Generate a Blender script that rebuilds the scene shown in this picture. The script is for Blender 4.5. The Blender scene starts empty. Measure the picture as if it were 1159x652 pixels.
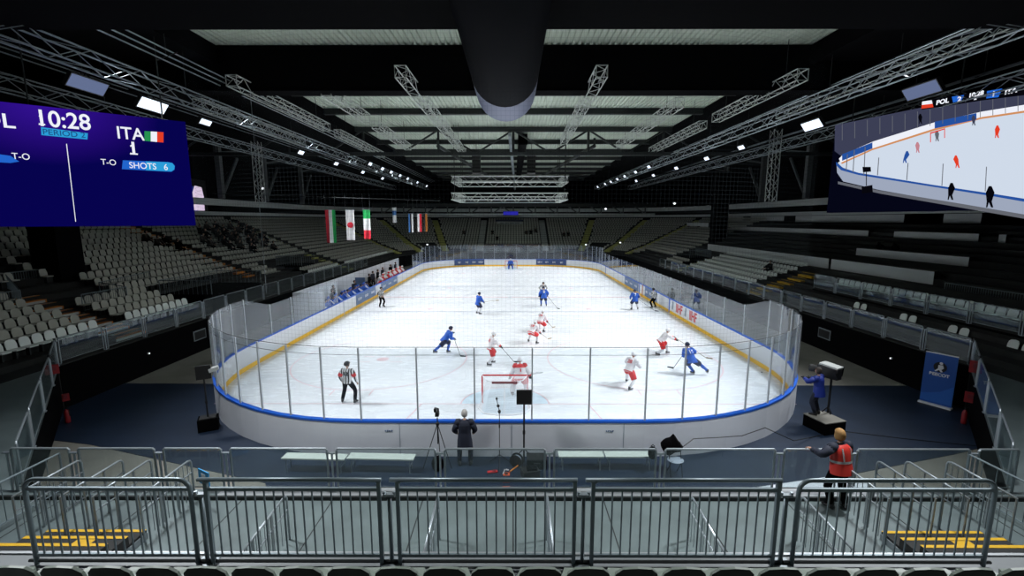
import bpy, bmesh, math, random
from mathutils import Vector, Matrix
from mathutils.bvhtree import BVHTree
random.seed(7)
C = bpy.context.scene.collection
PI = math.pi
sin, cos = math.sin, math.cos
CX = -0.34                      # the rink's long axis
CAM_H = 7.44

# ------------------------------------------------------------------ camera
cam = bpy.data.cameras.new('camera'); camo = bpy.data.objects.new('camera', cam); C.objects.link(camo)
cam.sensor_width = 36; cam.lens = 16.0; cam.clip_end = 400; cam.clip_start = 0.05
camo.location = (0, 0, CAM_H)
camo.rotation_euler = (PI/2 - 0.1485, 0, 0.0028)
bpy.context.scene.camera = camo

# ------------------------------------------------------------------ materials
MATS = {}
def lin(h):
    if isinstance(h, (tuple, list)): return tuple(h[:3])
    h = h.lstrip('#'); v = [int(h[i:i+2], 16)/255 for i in (0, 2, 4)]
    return tuple(((c+.055)/1.055)**2.4 if c > .04045 else c/12.92 for c in v)
def mat(name, col, rough=.6, metal=0, spec=.5, noise=0, nscale=8, emit=None, estr=1, bump=0):
    if name in MATS: return MATS[name]
    m = bpy.data.materials.new(name); m.use_nodes = True; nt = m.node_tree; b = nt.nodes['Principled BSDF']
    c = lin(col); b.inputs['Base Color'].default_value = (*c, 1)
    b.inputs['Roughness'].default_value = rough; b.inputs['Metallic'].default_value = metal
    b.inputs['Specular IOR Level'].default_value = spec
    if noise or bump:
        tc = nt.nodes.new('ShaderNodeTexCoord'); n = nt.nodes.new('ShaderNodeTexNoise')
        n.inputs['Scale'].default_value = nscale; n.inputs['Detail'].default_value = 5
        nt.links.new(tc.outputs['Object'], n.inputs['Vector'])
        if noise:
            mx = nt.nodes.new('ShaderNodeMixRGB'); mx.inputs[1].default_value = (*[v*(1-noise) for v in c], 1)
            mx.inputs[2].default_value = (*[min(1, v*(1+noise)) for v in c], 1)
            nt.links.new(n.outputs['Fac'], mx.inputs[0]); nt.links.new(mx.outputs[0], b.inputs['Base Color'])
        if bump:
            bp = nt.nodes.new('ShaderNodeBump'); bp.inputs['Strength'].default_value = bump
            nt.links.new(n.outputs['Fac'], bp.inputs['Height']); nt.links.new(bp.outputs[0], b.inputs['Normal'])
    if emit is not None:
        b.inputs['Emission Color'].default_value = (*lin(emit), 1); b.inputs['Emission Strength'].default_value = estr
    MATS[name] = m; return m
def emis(name, col, s=1.0):
    if name in MATS: return MATS[name]
    m = bpy.data.materials.new(name); m.use_nodes = True; nt = m.node_tree; nt.nodes.clear()
    o = nt.nodes.new('ShaderNodeOutputMaterial'); e = nt.nodes.new('ShaderNodeEmission')
    e.inputs[0].default_value = (*lin(col), 1); e.inputs[1].default_value = s
    nt.links.new(e.outputs[0], o.inputs[0]); MATS[name] = m; return m
def glassmat(name, tint, haze=.03, hazecol=(.6, .68, .8), k=.9, rough=.02):
    m = bpy.data.materials.new(name); m.use_nodes = True; nt = m.node_tree; nt.nodes.clear()
    N = nt.nodes.new; L = nt.links.new
    o = N('ShaderNodeOutputMaterial'); tr = N('ShaderNodeBsdfTransparent'); tr.inputs[0].default_value = (*tint, 1)
    gl = N('ShaderNodeBsdfGlossy'); gl.inputs['Roughness'].default_value = rough; gl.inputs[0].default_value = (.95, .97, 1, 1)
    df = N('ShaderNodeBsdfDiffuse'); df.inputs[0].default_value = (*hazecol, 1)
    lw = N('ShaderNodeLayerWeight'); lw.inputs[0].default_value = .5
    p = N('ShaderNodeMath'); p.operation = 'POWER'; p.inputs[1].default_value = 5
    a = N('ShaderNodeMath'); a.operation = 'MULTIPLY_ADD'; a.inputs[1].default_value = k; a.inputs[2].default_value = .04
    L(lw.outputs['Facing'], p.inputs[0]); L(p.outputs[0], a.inputs[0])
    m1 = N('ShaderNodeMixShader'); m1.inputs[0].default_value = haze
    L(tr.outputs[0], m1.inputs[1]); L(df.outputs[0], m1.inputs[2])
    m2 = N('ShaderNodeMixShader'); L(a.outputs[0], m2.inputs[0]); L(m1.outputs[0], m2.inputs[1]); L(gl.outputs[0], m2.inputs[2])
    L(m2.outputs[0], o.inputs[0]); MATS[name] = m; return m
def netmat(name, col, cell, wire, axes='xz', op=1.0):
    """thread grid: opaque lines on the two object axes, open between them"""
    m = bpy.data.materials.new(name); m.use_nodes = True; nt = m.node_tree; nt.nodes.clear()
    N = nt.nodes.new; L = nt.links.new
    o = N('ShaderNodeOutputMaterial'); tr = N('ShaderNodeBsdfTransparent'); df = N('ShaderNodeBsdfDiffuse'); df.inputs[0].default_value = (*lin(col), 1)
    tc = N('ShaderNodeUVMap'); sp = N('ShaderNodeSeparateXYZ'); L(tc.outputs[0], sp.inputs[0])
    outs = []
    for ax in ('X', 'Y'):
        w = N('ShaderNodeMath'); w.operation = 'PINGPONG'; w.inputs[1].default_value = cell/2; L(sp.outputs[ax], w.inputs[0])
        c = N('ShaderNodeMath'); c.operation = 'LESS_THAN'; c.inputs[1].default_value = wire/2; L(w.outputs[0], c.inputs[0]); outs.append(c)
    mx = N('ShaderNodeMath'); mx.operation = 'MAXIMUM'; L(outs[0].outputs[0], mx.inputs[0]); L(outs[1].outputs[0], mx.inputs[1])
    mu = N('ShaderNodeMath'); mu.operation = 'MULTIPLY'; mu.inputs[1].default_value = op; L(mx.outputs[0], mu.inputs[0])
    ms = N('ShaderNodeMixShader'); L(mu.outputs[0], ms.inputs[0]); L(tr.outputs[0], ms.inputs[1]); L(df.outputs[0], ms.inputs[2]); L(ms.outputs[0], o.inputs[0])
    MATS[name] = m; return m
def stripemat(name, c1, c2, period, axis='X', duty=.5):
    m = mat(name, c1, .75); nt = m.node_tree; b = nt.nodes['Principled BSDF']; N = nt.nodes.new; L = nt.links.new
    tc = N('ShaderNodeTexCoord'); sp = N('ShaderNodeSeparateXYZ'); L(tc.outputs['Object'], sp.inputs[0])
    w = N('ShaderNodeMath'); w.operation = 'PINGPONG'; w.inputs[1].default_value = period/2; L(sp.outputs[axis], w.inputs[0])
    c = N('ShaderNodeMath'); c.operation = 'LESS_THAN'; c.inputs[1].default_value = period/2*duty; L(w.outputs[0], c.inputs[0])
    mx = N('ShaderNodeMixRGB'); L(c.outputs[0], mx.inputs[0]); mx.inputs[1].default_value = (*lin(c1), 1); mx.inputs[2].default_value = (*lin(c2), 1)
    L(mx.outputs[0], b.inputs['Base Color']); return m

mat('steel', (.30, .34, .36), .36, .45); mat('rail_steel', (.20, .25, .27), .38, .35); mat('bright_steel', (.42, .47, .5), .35, .8)
mat('aluminium', (.42, .44, .45), .4, .6); mat('truss_alu', (.5, .53, .5), .5, .3)
mat('black_paint', (.006, .006, .007), .6); mat('black_cloth', (.0025, .0025, .003), .95, spec=.05); mat('dark_steel', (.02, .024, .024), .6, .2)
mat('gallery_grey', (.6, .64, .62), .6); mat('column_grey', (.10, .11, .11), .6); mat('deck_green', (.50, .56, .47), .55, noise=.12, nscale=.7)
mat('concrete', (.22, .21, .18), .75, noise=.25, nscale=1.3); mat('carpet', (.012, .023, .046), .5, spec=.3, noise=.4, nscale=.8)
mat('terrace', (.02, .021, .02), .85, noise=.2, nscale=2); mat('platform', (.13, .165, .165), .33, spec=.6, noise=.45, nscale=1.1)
mat('walkway', (.17, .185, .19), .5, noise=.3, nscale=1.5)
mat('seat_cream', (.46, .46, .40), .45); mat('seat_white_lit', (.82, .86, .82), .4); mat('seat_olive', (.20, .24, .20), .5)
mat('orange', (.62, .20, .02), .6, noise=.15); mat('yellow', (.62, .36, .01), .6, noise=.2); mat('olive_yellow', (.5, .5, .14), .7, noise=.2)
mat('pale_step', (.45, .47, .45), .6); mat('desk', (.66, .68, .68), .6)
mat('board_white', (.72, .74, .77), .35, noise=.03, nscale=1); mat('board_yellow', (.95, .56, .03), .4); mat('board_blue', (.015, .12, .60), .35)
mat('board_out', (.80, .83, .88), .5, noise=.05, nscale=1.2)
mat('ad_blue', (.035, .07, .20), .5); mat('ad_grey', (.12, .19, .34), .5); mat('white', (.8, .8, .82), .5); mat('text_red', (.62, .03, .04), .5); mat('text_grey', (.3, .35, .42), .5)
mat('red', (.62, .012, .015), .5); mat('dark_red', (.16, .012, .02), .5); mat('blue', (.01, .075, .42), .6); mat('navy', (.008, .014, .05), .7)
mat('goal_white', (.85, .85, .87), .7); mat('skin', (.45, .25, .17), .5); mat('hair_grey', (.42, .40, .38), .8); mat('hair_blond', (.35, .19, .06), .7); mat('hair_dark', (.03, .02, .015), .7)
mat('black_rubber', (.01, .01, .01), .5); mat('jersey_blue', (.015, .10, .50), .75, noise=.15, nscale=9); mat('jersey_white', (.78, .76, .78), .75, noise=.06, nscale=9)
mat('sock_white', (.75, .75, .78), .8); mat('coat_navy', (.012, .016, .032), .8); mat('vest_red', (.60, .03, .02), .6); mat('reflective', (.45, .45, .45), .4)
mat('jacket_blue', (.01, .03, .25), .6); mat('green_net', (.35, .4, .4), .8); mat('orange_cone', (.8, .12, .03), .5); mat('bench_top', (.62, .68, .62), .5)
mat('duct_band', (.22, .24, .34), .6); mat('duct_black', (.003, .0035, .006), .8, spec=.1); mat('silver', (.5, .5, .52), .4, .5)
mat('leather', (.02, .02, .02), .4); mat('wood', (.35, .25, .14), .6); mat('flag_green', (.02, .5, .12), .8); mat('flag_red', (.85, .03, .06), .8); mat('flag_white', (.95, .95, .95), .8)
mat('flag_blue', (.04, .16, .42), .8); mat('flag_black', (.01, .01, .01), .8); mat('flag_orange', (.6, .22, .04), .8)
glassmat('rink_glass', (.955, .975, .985), .03, (.6, .7, .85), .75)
glassmat('guard_glass', (.86, .9, .9), .035, (.5, .6, .6), .5)
netmat('net_dark', (.04, .05, .055), .13, .012, op=.22); netmat('goal_net', (.8, .8, .82), .05, .012, op=.9)
stripemat('stripes', (.72, .72, .72), (.012, .012, .012), .1, 'X')
mat('post_alu', (.5, .53, .56), .4, .3); mat('signal_red', (.25, .008, .012), .5)
G = MATS

# ------------------------------------------------------------------ mesh helpers
class MB:
    def __init__(s): s.v = []; s.f = []; s.m = []; s.mats = []; s.uv = {}
    def mi(s, m):
        if m is None or m == 0: return 0
        if m not in s.mats: s.mats.append(m)
        return s.mats.index(m)
    def add(s, vs, fs, m=None):
        b = len(s.v); s.v += [tuple(v) for v in vs]; i = s.mi(m)
        for f in fs: s.f.append(tuple(b+k for k in f)); s.m.append(i)
        return s
    def box(s, c, d, m=None, rz=0, rx=0, ry=0):
        R = Matrix.Rotation(rz, 3, 'Z') @ Matrix.Rotation(rx, 3, 'X') @ Matrix.Rotation(ry, 3, 'Y')
        vs = [Vector(c) + R @ Vector((x*d[0]/2, y*d[1]/2, z*d[2]/2)) for x in (-1, 1) for y in (-1, 1) for z in (-1, 1)]
        return s.add(vs, [(0, 1, 3, 2), (4, 6, 7, 5), (0, 4, 5, 1), (2, 3, 7, 6), (0, 2, 6, 4), (1, 5, 7, 3)], m)
    def bx(s, x0, x1, y0, y1, z0, z1, m=None):
        return s.box(((x0+x1)/2, (y0+y1)/2, (z0+z1)/2), (abs(x1-x0), abs(y1-y0), abs(z1-z0)), m)
    def tube(s, p0, p1, r, n=8, m=None, r2=None, cap=True):
        p0 = Vector(p0); p1 = Vector(p1); d = (p1-p0)
        if d.length < 1e-6: return s
        d.normalize(); u = d.orthogonal().normalized(); w = d.cross(u); r2 = r if r2 is None else r2
        vs = [p0 + (u*cos(2*PI*i/n)+w*sin(2*PI*i/n))*r for i in range(n)] + [p1 + (u*cos(2*PI*i/n)+w*sin(2*PI*i/n))*r2 for i in range(n)]
        fs = [(i, (i+1) % n, n+(i+1) % n, n+i) for i in range(n)]
        if cap: fs += [tuple(range(n-1, -1, -1)), tuple(range(n, 2*n))]
        return s.add(vs, fs, m)
    def path(s, pts, r, n=8, m=None, closed=False):
        pts = [Vector(p) for p in pts]; rings = []; N = len(pts); u = None
        for i, p in enumerate(pts):
            a = pts[(i-1) % N] if (closed or i) else p; b = pts[(i+1) % N] if (closed or i < N-1) else p
            d = (b-a).normalized()
            if u is None: u = d.orthogonal().normalized()
            u = (u - d*u.dot(d)).normalized(); w = d.cross(u)
            rr = r[i] if isinstance(r, (list, tuple)) else r
            rings.append([p + (u*cos(2*PI*k/n)+w*sin(2*PI*k/n))*rr for k in range(n)])
        vs = [v for R in rings for v in R]; fs = []
        for i in range(N if closed else N-1):
            a = i*n; b = ((i+1) % N)*n
            fs += [(a+k, a+(k+1) % n, b+(k+1) % n, b+k) for k in range(n)]
        if not closed: fs += [tuple(range(n-1, -1, -1)), tuple(range((N-1)*n, N*n))]
        return s.add(vs, fs, m)
    def ell(s, c, r, m=None, nu=12, nv=8, R=None, fn=None):
        c = Vector(c); vs = []; fs = []
        for j in range(nv+1):
            t = PI*j/nv
            for i in range(nu):
                a = 2*PI*i/nu; p = Vector((r[0]*sin(t)*cos(a), r[1]*sin(t)*sin(a), r[2]*cos(t)))
                if fn: p = fn(p)
                vs.append(c + (R @ p if R else p))
        for j in range(nv):
            for i in range(nu): fs.append((j*nu+i, (j+1)*nu+i, (j+1)*nu+(i+1) % nu, j*nu+(i+1) % nu))
        return s.add(vs, fs, m)
    def prism(s, poly, z0, z1, m=None):
        n = len(poly); vs = [(x, y, z0) for x, y in poly] + [(x, y, z1) for x, y in poly]
        return s.add(vs, [tuple(range(n-1, -1, -1)), tuple(range(n, 2*n))] + [(i, (i+1) % n, n+(i+1) % n, n+i) for i in range(n)], m)
    def lathe(s, prof, c=(0, 0, 0), n=16, m=None):
        vs = [(c[0]+r*cos(2*PI*i/n), c[1]+r*sin(2*PI*i/n), c[2]+z) for r, z in prof for i in range(n)]
        fs = [(j*n+i, j*n+(i+1) % n, (j+1)*n+(i+1) % n, (j+1)*n+i) for j in range(len(prof)-1) for i in range(n)]
        fs += [tuple(range(n-1, -1, -1)), tuple(range((len(prof)-1)*n, len(prof)*n))]
        return s.add(vs, fs, m)
    def mesh(s, name, m=None, smooth=False):
        me = bpy.data.meshes.new(name); me.from_pydata(s.v, [], s.f)
        ms = s.mats if s.mats else ([m] if m else [])
        for x in ms: me.materials.append(G[x] if isinstance(x, str) else x)
        if s.mats: me.polygons.foreach_set('material_index', s.m)
        if smooth: me.polygons.foreach_set('use_smooth', [True]*len(me.polygons))
        me.update(); return me
    def build(s, name, m=None, parent=None, smooth=False, loc=None):
        return link(name, s.mesh(name, m, smooth), parent, loc)
def link(name, data, parent=None, loc=None):
    o = bpy.data.objects.new(name, data); C.objects.link(o)
    if parent is not None: o.parent = parent
    if loc is not None: o.location = loc
    return o
def tag(o, label, cat, group=None, kind=None):
    o['label'] = label; o['category'] = cat
    if group: o['group'] = group
    if kind: o['kind'] = kind
    return o
def thing(name, label, cat, loc=(0, 0, 0), rz=0, group=None):
    o = bpy.data.objects.new(name, None); C.objects.link(o); o.location = loc; o.rotation_euler = (0, 0, rz); o.empty_display_size = .2
    return tag(o, label, cat, group)
def struct(o): o['kind'] = 'structure'; return o
def dup(root, loc, rz, label, group=None):
    r = root.copy(); C.objects.link(r); r.location = loc; r.rotation_euler = (0, 0, rz); r['label'] = label
    if group: r['group'] = group
    for ch in list(root.children):
        c = ch.copy(); C.objects.link(c); c.parent = r
        for g in list(ch.children):
            d = g.copy(); C.objects.link(d); d.parent = c
    return r
def text_mesh(txt, size, extrude=0, align='CENTER', bold=0, shear=0):
    cu = bpy.data.curves.new('txt', 'FONT'); cu.body = txt; cu.size = size; cu.extrude = extrude; cu.align_x = align; cu.align_y = 'CENTER'; cu.offset = bold; cu.shear = shear
    o = bpy.data.objects.new('txt', cu); C.objects.link(o); bpy.context.view_layer.update()
    dg = bpy.context.evaluated_depsgraph_get(); me = bpy.data.meshes.new_from_object(o.evaluated_get(dg))
    bpy.data.objects.remove(o); bpy.data.curves.remove(cu); return me
ORD = ['zeroth', 'first', 'second', 'third', 'fourth', 'fifth', 'sixth', 'seventh', 'eighth', 'ninth', 'tenth', 'eleventh', 'twelfth', 'thirteenth', 'fourteenth', 'fifteenth', 'sixteenth', 'seventeenth', 'eighteenth', 'nineteenth', 'twentieth']
def ordn(i):
    if i <= 20: return ORD[i]
    t = ['', '', 'twenty', 'thirty', 'forty', 'fifty', 'sixty', 'seventy', 'eighty', 'ninety'][i//10]
    return t+'-'+ORD[i % 10] if i % 10 else t[:-1]+'ieth'
def nth(i): return '' if i == 1 else ordn(i)+' '

# ------------------------------------------------------------------ rounded rectangle path
def rrect(hw, y0, y1, R, off=0, n=14, cx=CX):
    """closed path, anticlockwise from (cx-hw+R, y0); off > 0 grows outwards. returns points and outward normals"""
    P = []
    cs = [(cx+hw-R, y0+R, -PI/2), (cx+hw-R, y1-R, 0), (cx-hw+R, y1-R, PI/2), (cx-hw+R, y0+R, PI)]
    for x, y, a in cs:
        for i in range(n+1):
            t = a+PI/2*i/n; P.append((x+(R+off)*cos(t), y+(R+off)*sin(t)))
    return P
def plen(P, closed=True):
    s = [0]
    for i in range(len(P) if closed else len(P)-1):
        a = P[i]; b = P[(i+1) % len(P)]; s.append(s[-1]+math.hypot(b[0]-a[0], b[1]-a[1]))
    return s
def at_len(P, S, t):
    for i in range(len(S)-1):
        if S[i+1] >= t:
            a = P[i]; b = P[(i+1) % len(P)]; k = (t-S[i])/max(1e-9, S[i+1]-S[i])
            dx, dy = b[0]-a[0], b[1]-a[1]; L = math.hypot(dx, dy) or 1
            return (a[0]+dx*k, a[1]+dy*k), (dx/L, dy/L)
    return P[-1], (1, 0)
def ring(mb, args, prof, m):
    """sweep a closed profile of (offset, z) round the rounded rectangle"""
    loops = [rrect(*args, off=o) for o, z in prof]; n = len(loops[0]); k = len(prof)
    vs = [(loops[j][i][0], loops[j][i][1], prof[j][1]) for j in range(k) for i in range(n)]
    fs = [(j*n+i, j*n+(i+1) % n, ((j+1) % k)*n+(i+1) % n, ((j+1) % k)*n+i) for j in range(k) for i in range(n)]
    mb.add(vs, fs, m)
# ================================================================== FLOOR + ICE
Y0, Y1, HW, RC = 13.7, 73.7, 13.0, 8.5
RA = (HW, Y0, Y1, RC)
mb = MB(); mb.bx(-60, 60, -12, 108, -.45, -.05); struct(mb.build('floor', 'concrete'))
mb = MB(); mb.prism([(-18.6, 20.12), (-18.6, 15.2), (-14.23, 14.33), (-7.14, 12.1), (-6.3, 11.0), (6.3, 11.0), (6.08, 11.66), (10.3, 12.66), (14.19, 13.76), (18.6, 15.2), (18.6, 19.9)], -.06, -.035)
tag(mb.build('rubber_matting', 'carpet'), 'dark navy rubber matting laid around the near end of the rink', 'floor mat')
def icemat():
    m = mat('ice', (.90, .925, .95), .22, spec=.35); nt = m.node_tree; b = nt.nodes['Principled BSDF']; N = nt.nodes.new; L = nt.links.new
    tc = N('ShaderNodeTexCoord'); n1 = N('ShaderNodeTexNoise'); n1.inputs['Scale'].default_value = .22; n1.inputs['Detail'].default_value = 8; n1.inputs['Roughness'].default_value = .7
    mp = N('ShaderNodeMapping'); mp.inputs['Scale'].default_value = (.5, 1.6, 1); L(tc.outputs['Object'], mp.inputs[0]); L(mp.outputs[0], n1.inputs['Vector'])
    r = N('ShaderNodeValToRGB'); r.color_ramp.elements[0].color = (.82, .86, .90, 1); r.color_ramp.elements[1].color = (.93, .95, .97, 1); r.color_ramp.elements[0].position = .3; r.color_ramp.elements[1].position = .65
    L(n1.outputs['Fac'], r.inputs[0]); L(r.outputs[0], b.inputs['Base Color'])
    w = N('ShaderNodeTexNoise'); w.inputs['Scale'].default_value = 3.0; w.inputs['Detail'].default_value = 6; L(mp.outputs[0], w.inputs['Vector'])
    mr = N('ShaderNodeMapRange'); mr.inputs[3].default_value = .16; mr.inputs[4].default_value = .36; L(w.outputs['Fac'], mr.inputs[0]); L(mr.outputs[0], b.inputs['Roughness'])
icemat()
mat('mark_red', (.80, .58, .62), .3); mat('mark_blue', (.50, .60, .72), .3); mat('crease_blue', (.70, .85, .94), .3); mat('mark_dark', (.55, .58, .66), .3); mat('spot_red', (.80, .60, .63), .3)
ice = MB()
P = rrect(*RA, off=-.002); ice.add([(x, y, 0) for x, y in P] + [(x, y, -.04) for x, y in P], [tuple(range(len(P)))] + [(i, i+len(P), (i+1) % len(P)+len(P), (i+1) % len(P)) for i in range(len(P))], 'ice')
def quad(x0, x1, y0, y1, m, z=.003): ice.add([(CX+x0, y0, z), (CX+x1, y0, z), (CX+x1, y1, z), (CX+x0, y1, z)], [(0, 1, 2, 3)], m)
def arc(x, y, r, w, m, a0=0, a1=2*PI, n=64, z=.004):
    vs = []
    for i in range(n+1):
        a = a0+(a1-a0)*i/n; vs += [(CX+x+(r-w/2)*cos(a), y+(r-w/2)*sin(a), z), (CX+x+(r+w/2)*cos(a), y+(r+w/2)*sin(a), z)]
    ice.add(vs, [(2*i, 2*i+1, 2*i+3, 2*i+2) for i in range(n)], m)
def disc(x, y, r, m, z=.005, a0=0, a1=2*PI, n=32): ice.add([(CX+x, y, z)]+[(CX+x+r*cos(a0+(a1-a0)*i/n), y+r*sin(a0+(a1-a0)*i/n), z) for i in range(n+1)], [(0, i+1, i+2) for i in range(n)], m)
YM = (Y0+Y1)/2; G1 = Y0+4; G2 = Y1-4
quad(-11.9, 11.9, G1-.03, G1+.03, 'mark_red'); quad(-11.9, 11.9, G2-.03, G2+.03, 'mark_red')
quad(-13, 13, YM-.15, YM+.15, 'mark_red')
for y in (Y0+22.86, Y1-22.86): quad(-13, 13, y-.15, y+.15, 'mark_dark')
arc(0, YM, 4.5, .06, 'mark_dark'); disc(0, YM, .2, 'mark_dark')
for gy, d in ((G1, 1), (G2, -1)):
    for sx in (-1, 1):
        cx, cy = sx*6.7, gy+d*6
        arc(cx, cy, 4.5, .06, 'mark_red'); disc(cx, cy, .32, 'spot_red')
        for qx in (-1, 1):
            quad(cx+qx*.55-.6 if qx < 0 else cx+.55-.0, cx+qx*.55 if qx < 0 else cx+1.15, cy-.5, cy-.44, 'mark_red'); quad(cx-1.15 if qx < 0 else cx+.55, cx-.55 if qx < 0 else cx+1.15, cy+.44, cy+.5, 'mark_red')
            for q2 in (-1, 1): quad(cx+qx*.85-.03, cx+qx*.85+.03, *sorted((cy+q2*4.5, cy+q2*5.1)), 'mark_red')
        x1, x2 = sx*3.4, sx*4.2; ya, yb = gy, gy-d*4
        ice.add([(CX+x1-.03, ya, .003), (CX+x1+.03, ya, .003), (CX+x2+.03, yb, .003), (CX+x2-.03, yb, .003)], [(0, 1, 2, 3)], 'mark_red')
        disc(sx*6.7, YM-d*6.0, .28, 'spot_red')
    a0 = 0 if d > 0 else PI
    disc(0, gy, 1.8, 'crease_blue', .0045, a0, a0+PI); arc(0, gy, 1.8, .06, 'mark_red', a0, a0+PI, 32, .006)
    quad(-.9, .9, *sorted((gy, gy-d*1.0)), 'crease_blue', .0035)
tag(ice.build('ice_sheet'), 'large white ice sheet with faint red and blue lines inside the boards', 'ice rink')

# ================================================================== BOARDS, CAP, KICK PLATE, GLASS
BH = 1.17
boards = thing('rink_boards', 'white rink boards with blue cap rail, yellow kick plate and tall glass, around the ice', 'rink boards', (0, 0, 0))
mb = MB(); ring(mb, RA, [(0, -.05), (0, BH-.05), (.1, BH-.05), (.1, -.05)], 'board_white'); mb.build('dasher_board', None, boards)
mb = MB(); ring(mb, RA, [(.1, -.05), (.1, BH-.06), (.115, BH-.06), (.115, -.05)], 'board_out'); o = mb.build('outer_cladding', None, boards); o['label'] = 'grey outer cladding of the boards'
mb = MB(); ring(mb, RA, [(-.02, .0), (-.02, .22), (-.002, .22), (-.002, 0)], 'board_yellow'); mb.build('kick_plate', None, boards)
mb = MB(); ring(mb, RA, [(-.02, BH-.05), (-.02, BH), (.13, BH), (.13, BH-.07), (.118, BH-.07), (.118, BH-.05)], 'board_blue'); mb.build('cap_rail', None, boards)
PG = rrect(*RA, off=.06, n=14); SG = plen(PG); TOT = SG[-1]
# where the glass changes: by arc length position -> top height or None

def glass_top(p):
    x, y = p[0]-CX, p[1]
    if x < -12.5 and 32 < y < 62: return None
    if y < 22.6 or y > Y1-8.5: return 3.5
    return 2.82
# the path starts at the near end of the near right corner: arc, side, arc, far end, arc, side, arc, near end
ARC = PI/2*(RC+.06); SIDE = Y1-Y0-2*RC; END = 2*(HW-RC); marks = []; t0_ = 0
for L_, n_ in ((ARC, 11), (SIDE, 18), (ARC, 11), (END, 5), (ARC, 11), (SIDE, 18), (ARC, 11), (END, 5)):
    marks += [t0_+L_*i/n_ for i in range(n_)]; t0_ += L_
npan = len(marks); pts = [at_len(PG, SG, t % TOT)[0] for t in marks]
for i in range(npan):
    a, b = pts[i], pts[(i+1) % npan]; mid = ((a[0]+b[0])/2, (a[1]+b[1])/2)
    ha, hb = glass_top(a), glass_top(b); h = glass_top(mid)
    if h is None or ha is None or hb is None:
        if ha is None and hb is None: continue
        h = ha or hb; ha = hb = h
    # the pane bends with the boards: sample the path
    t0 = marks[i]; step = ((marks[i+1] if i < npan-1 else TOT)-t0); q = []
    for k in range(4):
        p, d = at_len(PG, SG, (t0+step*k/3) % TOT); q.append((p, d))
    mb = MB(); vs = []
    for k, (p, d) in enumerate(q):
        nx, ny = d[1], -d[0]; top = ha+(hb-ha)*k/3
        for o_ in (-.006, .006):
            for z in (BH, top): vs.append((p[0]+nx*o_, p[1]+ny*o_, z))
    fs = []
    for k in range(3):
        b0 = 4*k; b1 = b0+4
        fs += [(b0, b0+1, b1+1, b1), (b0+2, b1+2, b1+3, b0+3), (b0+1, b0+3, b1+3, b1+1)]
    fs += [(0, 2, 3, 1), (12, 13, 15, 14)]
    mb.add(vs, fs, 'rink_glass'); mb.build('glass_panel', None, boards)
for i in range(npan):
    h = glass_top(pts[i]); hp = glass_top(pts[i-1]); hn = glass_top(pts[(i+1) % npan])
    if h is None: 
        if hp is None and hn is None: continue
        h = 2.82
    p = pts[i]; mb = MB(); mb.bx(p[0]-.022, p[0]+.022, p[1]-.03, p[1]+.03, BH-.02, h+.02, 'post_alu'); mb.build('glass_post', None, boards)
# advertising panels on the boards
def ad(parent, x0, x1, y0, y1, m, name='advertising_panel'):
    mb = MB(); mb.bx(x0, x1, y0, y1, .23, BH-.06, m); return mb.build(name, None, parent)
def flat_text(txt, size, m, parent, loc, rot, name='lettering', extrude=.004, bold=.0, sx=1):
    me = text_mesh(txt, size, extrude, bold=bold); me.materials.append(G[m]); o = link(name, me, parent, loc); o.rotation_euler = rot; o.scale = (sx, 1, 1); return o
def squiggles(mb, xs, z, w, h, y, axis='x', m='white', seed=1):
    r = random.Random(seed)
    for x in xs:
        n = 4
        for k in range(n):
            u = x-w/2+w*(k+.5)/n; hh = h*(.6+.4*r.random())
            if axis == 'x': mb.box((u, y, z), (w/n*.55, .006, hh), m); mb.box((u+w/n*.2, y, z+(.3 if k % 2 else -.3)*hh), (w/n*.7, .006, hh*.25), m)
            else: mb.box((y, u, z), (.006, w/n*.55, hh), m); mb.box((y, u+w/n*.2, z+(.3 if k % 2 else -.3)*hh), (.006, w/n*.7, hh*.25), m)
def far_y(x, off):
    q = abs(x-CX)-(HW-RC); return Y1+off if q <= 0 else Y1-RC+math.sqrt((RC+off)**2-q*q)
for x0, x1 in ((-9.39, -4.7), (3.73, 8.46)):
    mb = MB(); n = 10; vs = []
    for i in range(n+1):
        x = x0+(x1-x0)*i/n
        for off in (-.004, -.03):
            for z in (.24, BH-.06): vs.append((x, far_y(x, off), z))
    fs = []
    for i in range(n):
        a = 4*i; b = a+4; fs += [(a+2, a+3, b+3, b+2), (a, b, b+1, a+1), (a+1, b+1, b+3, a+3), (a, a+2, b+2, b)]
    fs += [(0, 1, 3, 2), (4*n, 4*n+2, 4*n+3, 4*n+1)]
    mb.add(vs, fs, 'ad_blue'); ap = mb.build('advertising_panel', None, boards)
    mb = MB(); W = x1-x0
    for k in range(4): xx = x0+W*(k+.5)/4; squiggles(mb, [xx], .68, W*.16, .34, far_y(xx, -.06), 'x', seed=int(x1*10)+k)
    mb.build('lettering', None, ap)
for y0, y1 in ((38.0, 43.5), (45.4, 51.8)):
    ap = ad(boards, CX-HW+.004, CX-HW+.03, y0, y1, 'ad_grey'); mb = MB(); W = y1-y0; squiggles(mb, [y0+W*(k+.5)/3 for k in range(3)], .68, W*.18, .28, CX-HW+.035, 'y', seed=int(y0)); mb.build('lettering', None, ap)
for y0, y1 in ((39.6, 43.2), (45.6, 51.2)):
    ap = ad(boards, CX+HW-.03, CX+HW-.004, y0, y1, 'ad_grey'); mb = MB(); W = y1-y0; squiggles(mb, [y0+W*(k+.5)/3 for k in range(3)], .68, W*.18, .28, CX+HW-.035, 'y', seed=int(y0)); mb.build('lettering', None, ap)
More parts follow.
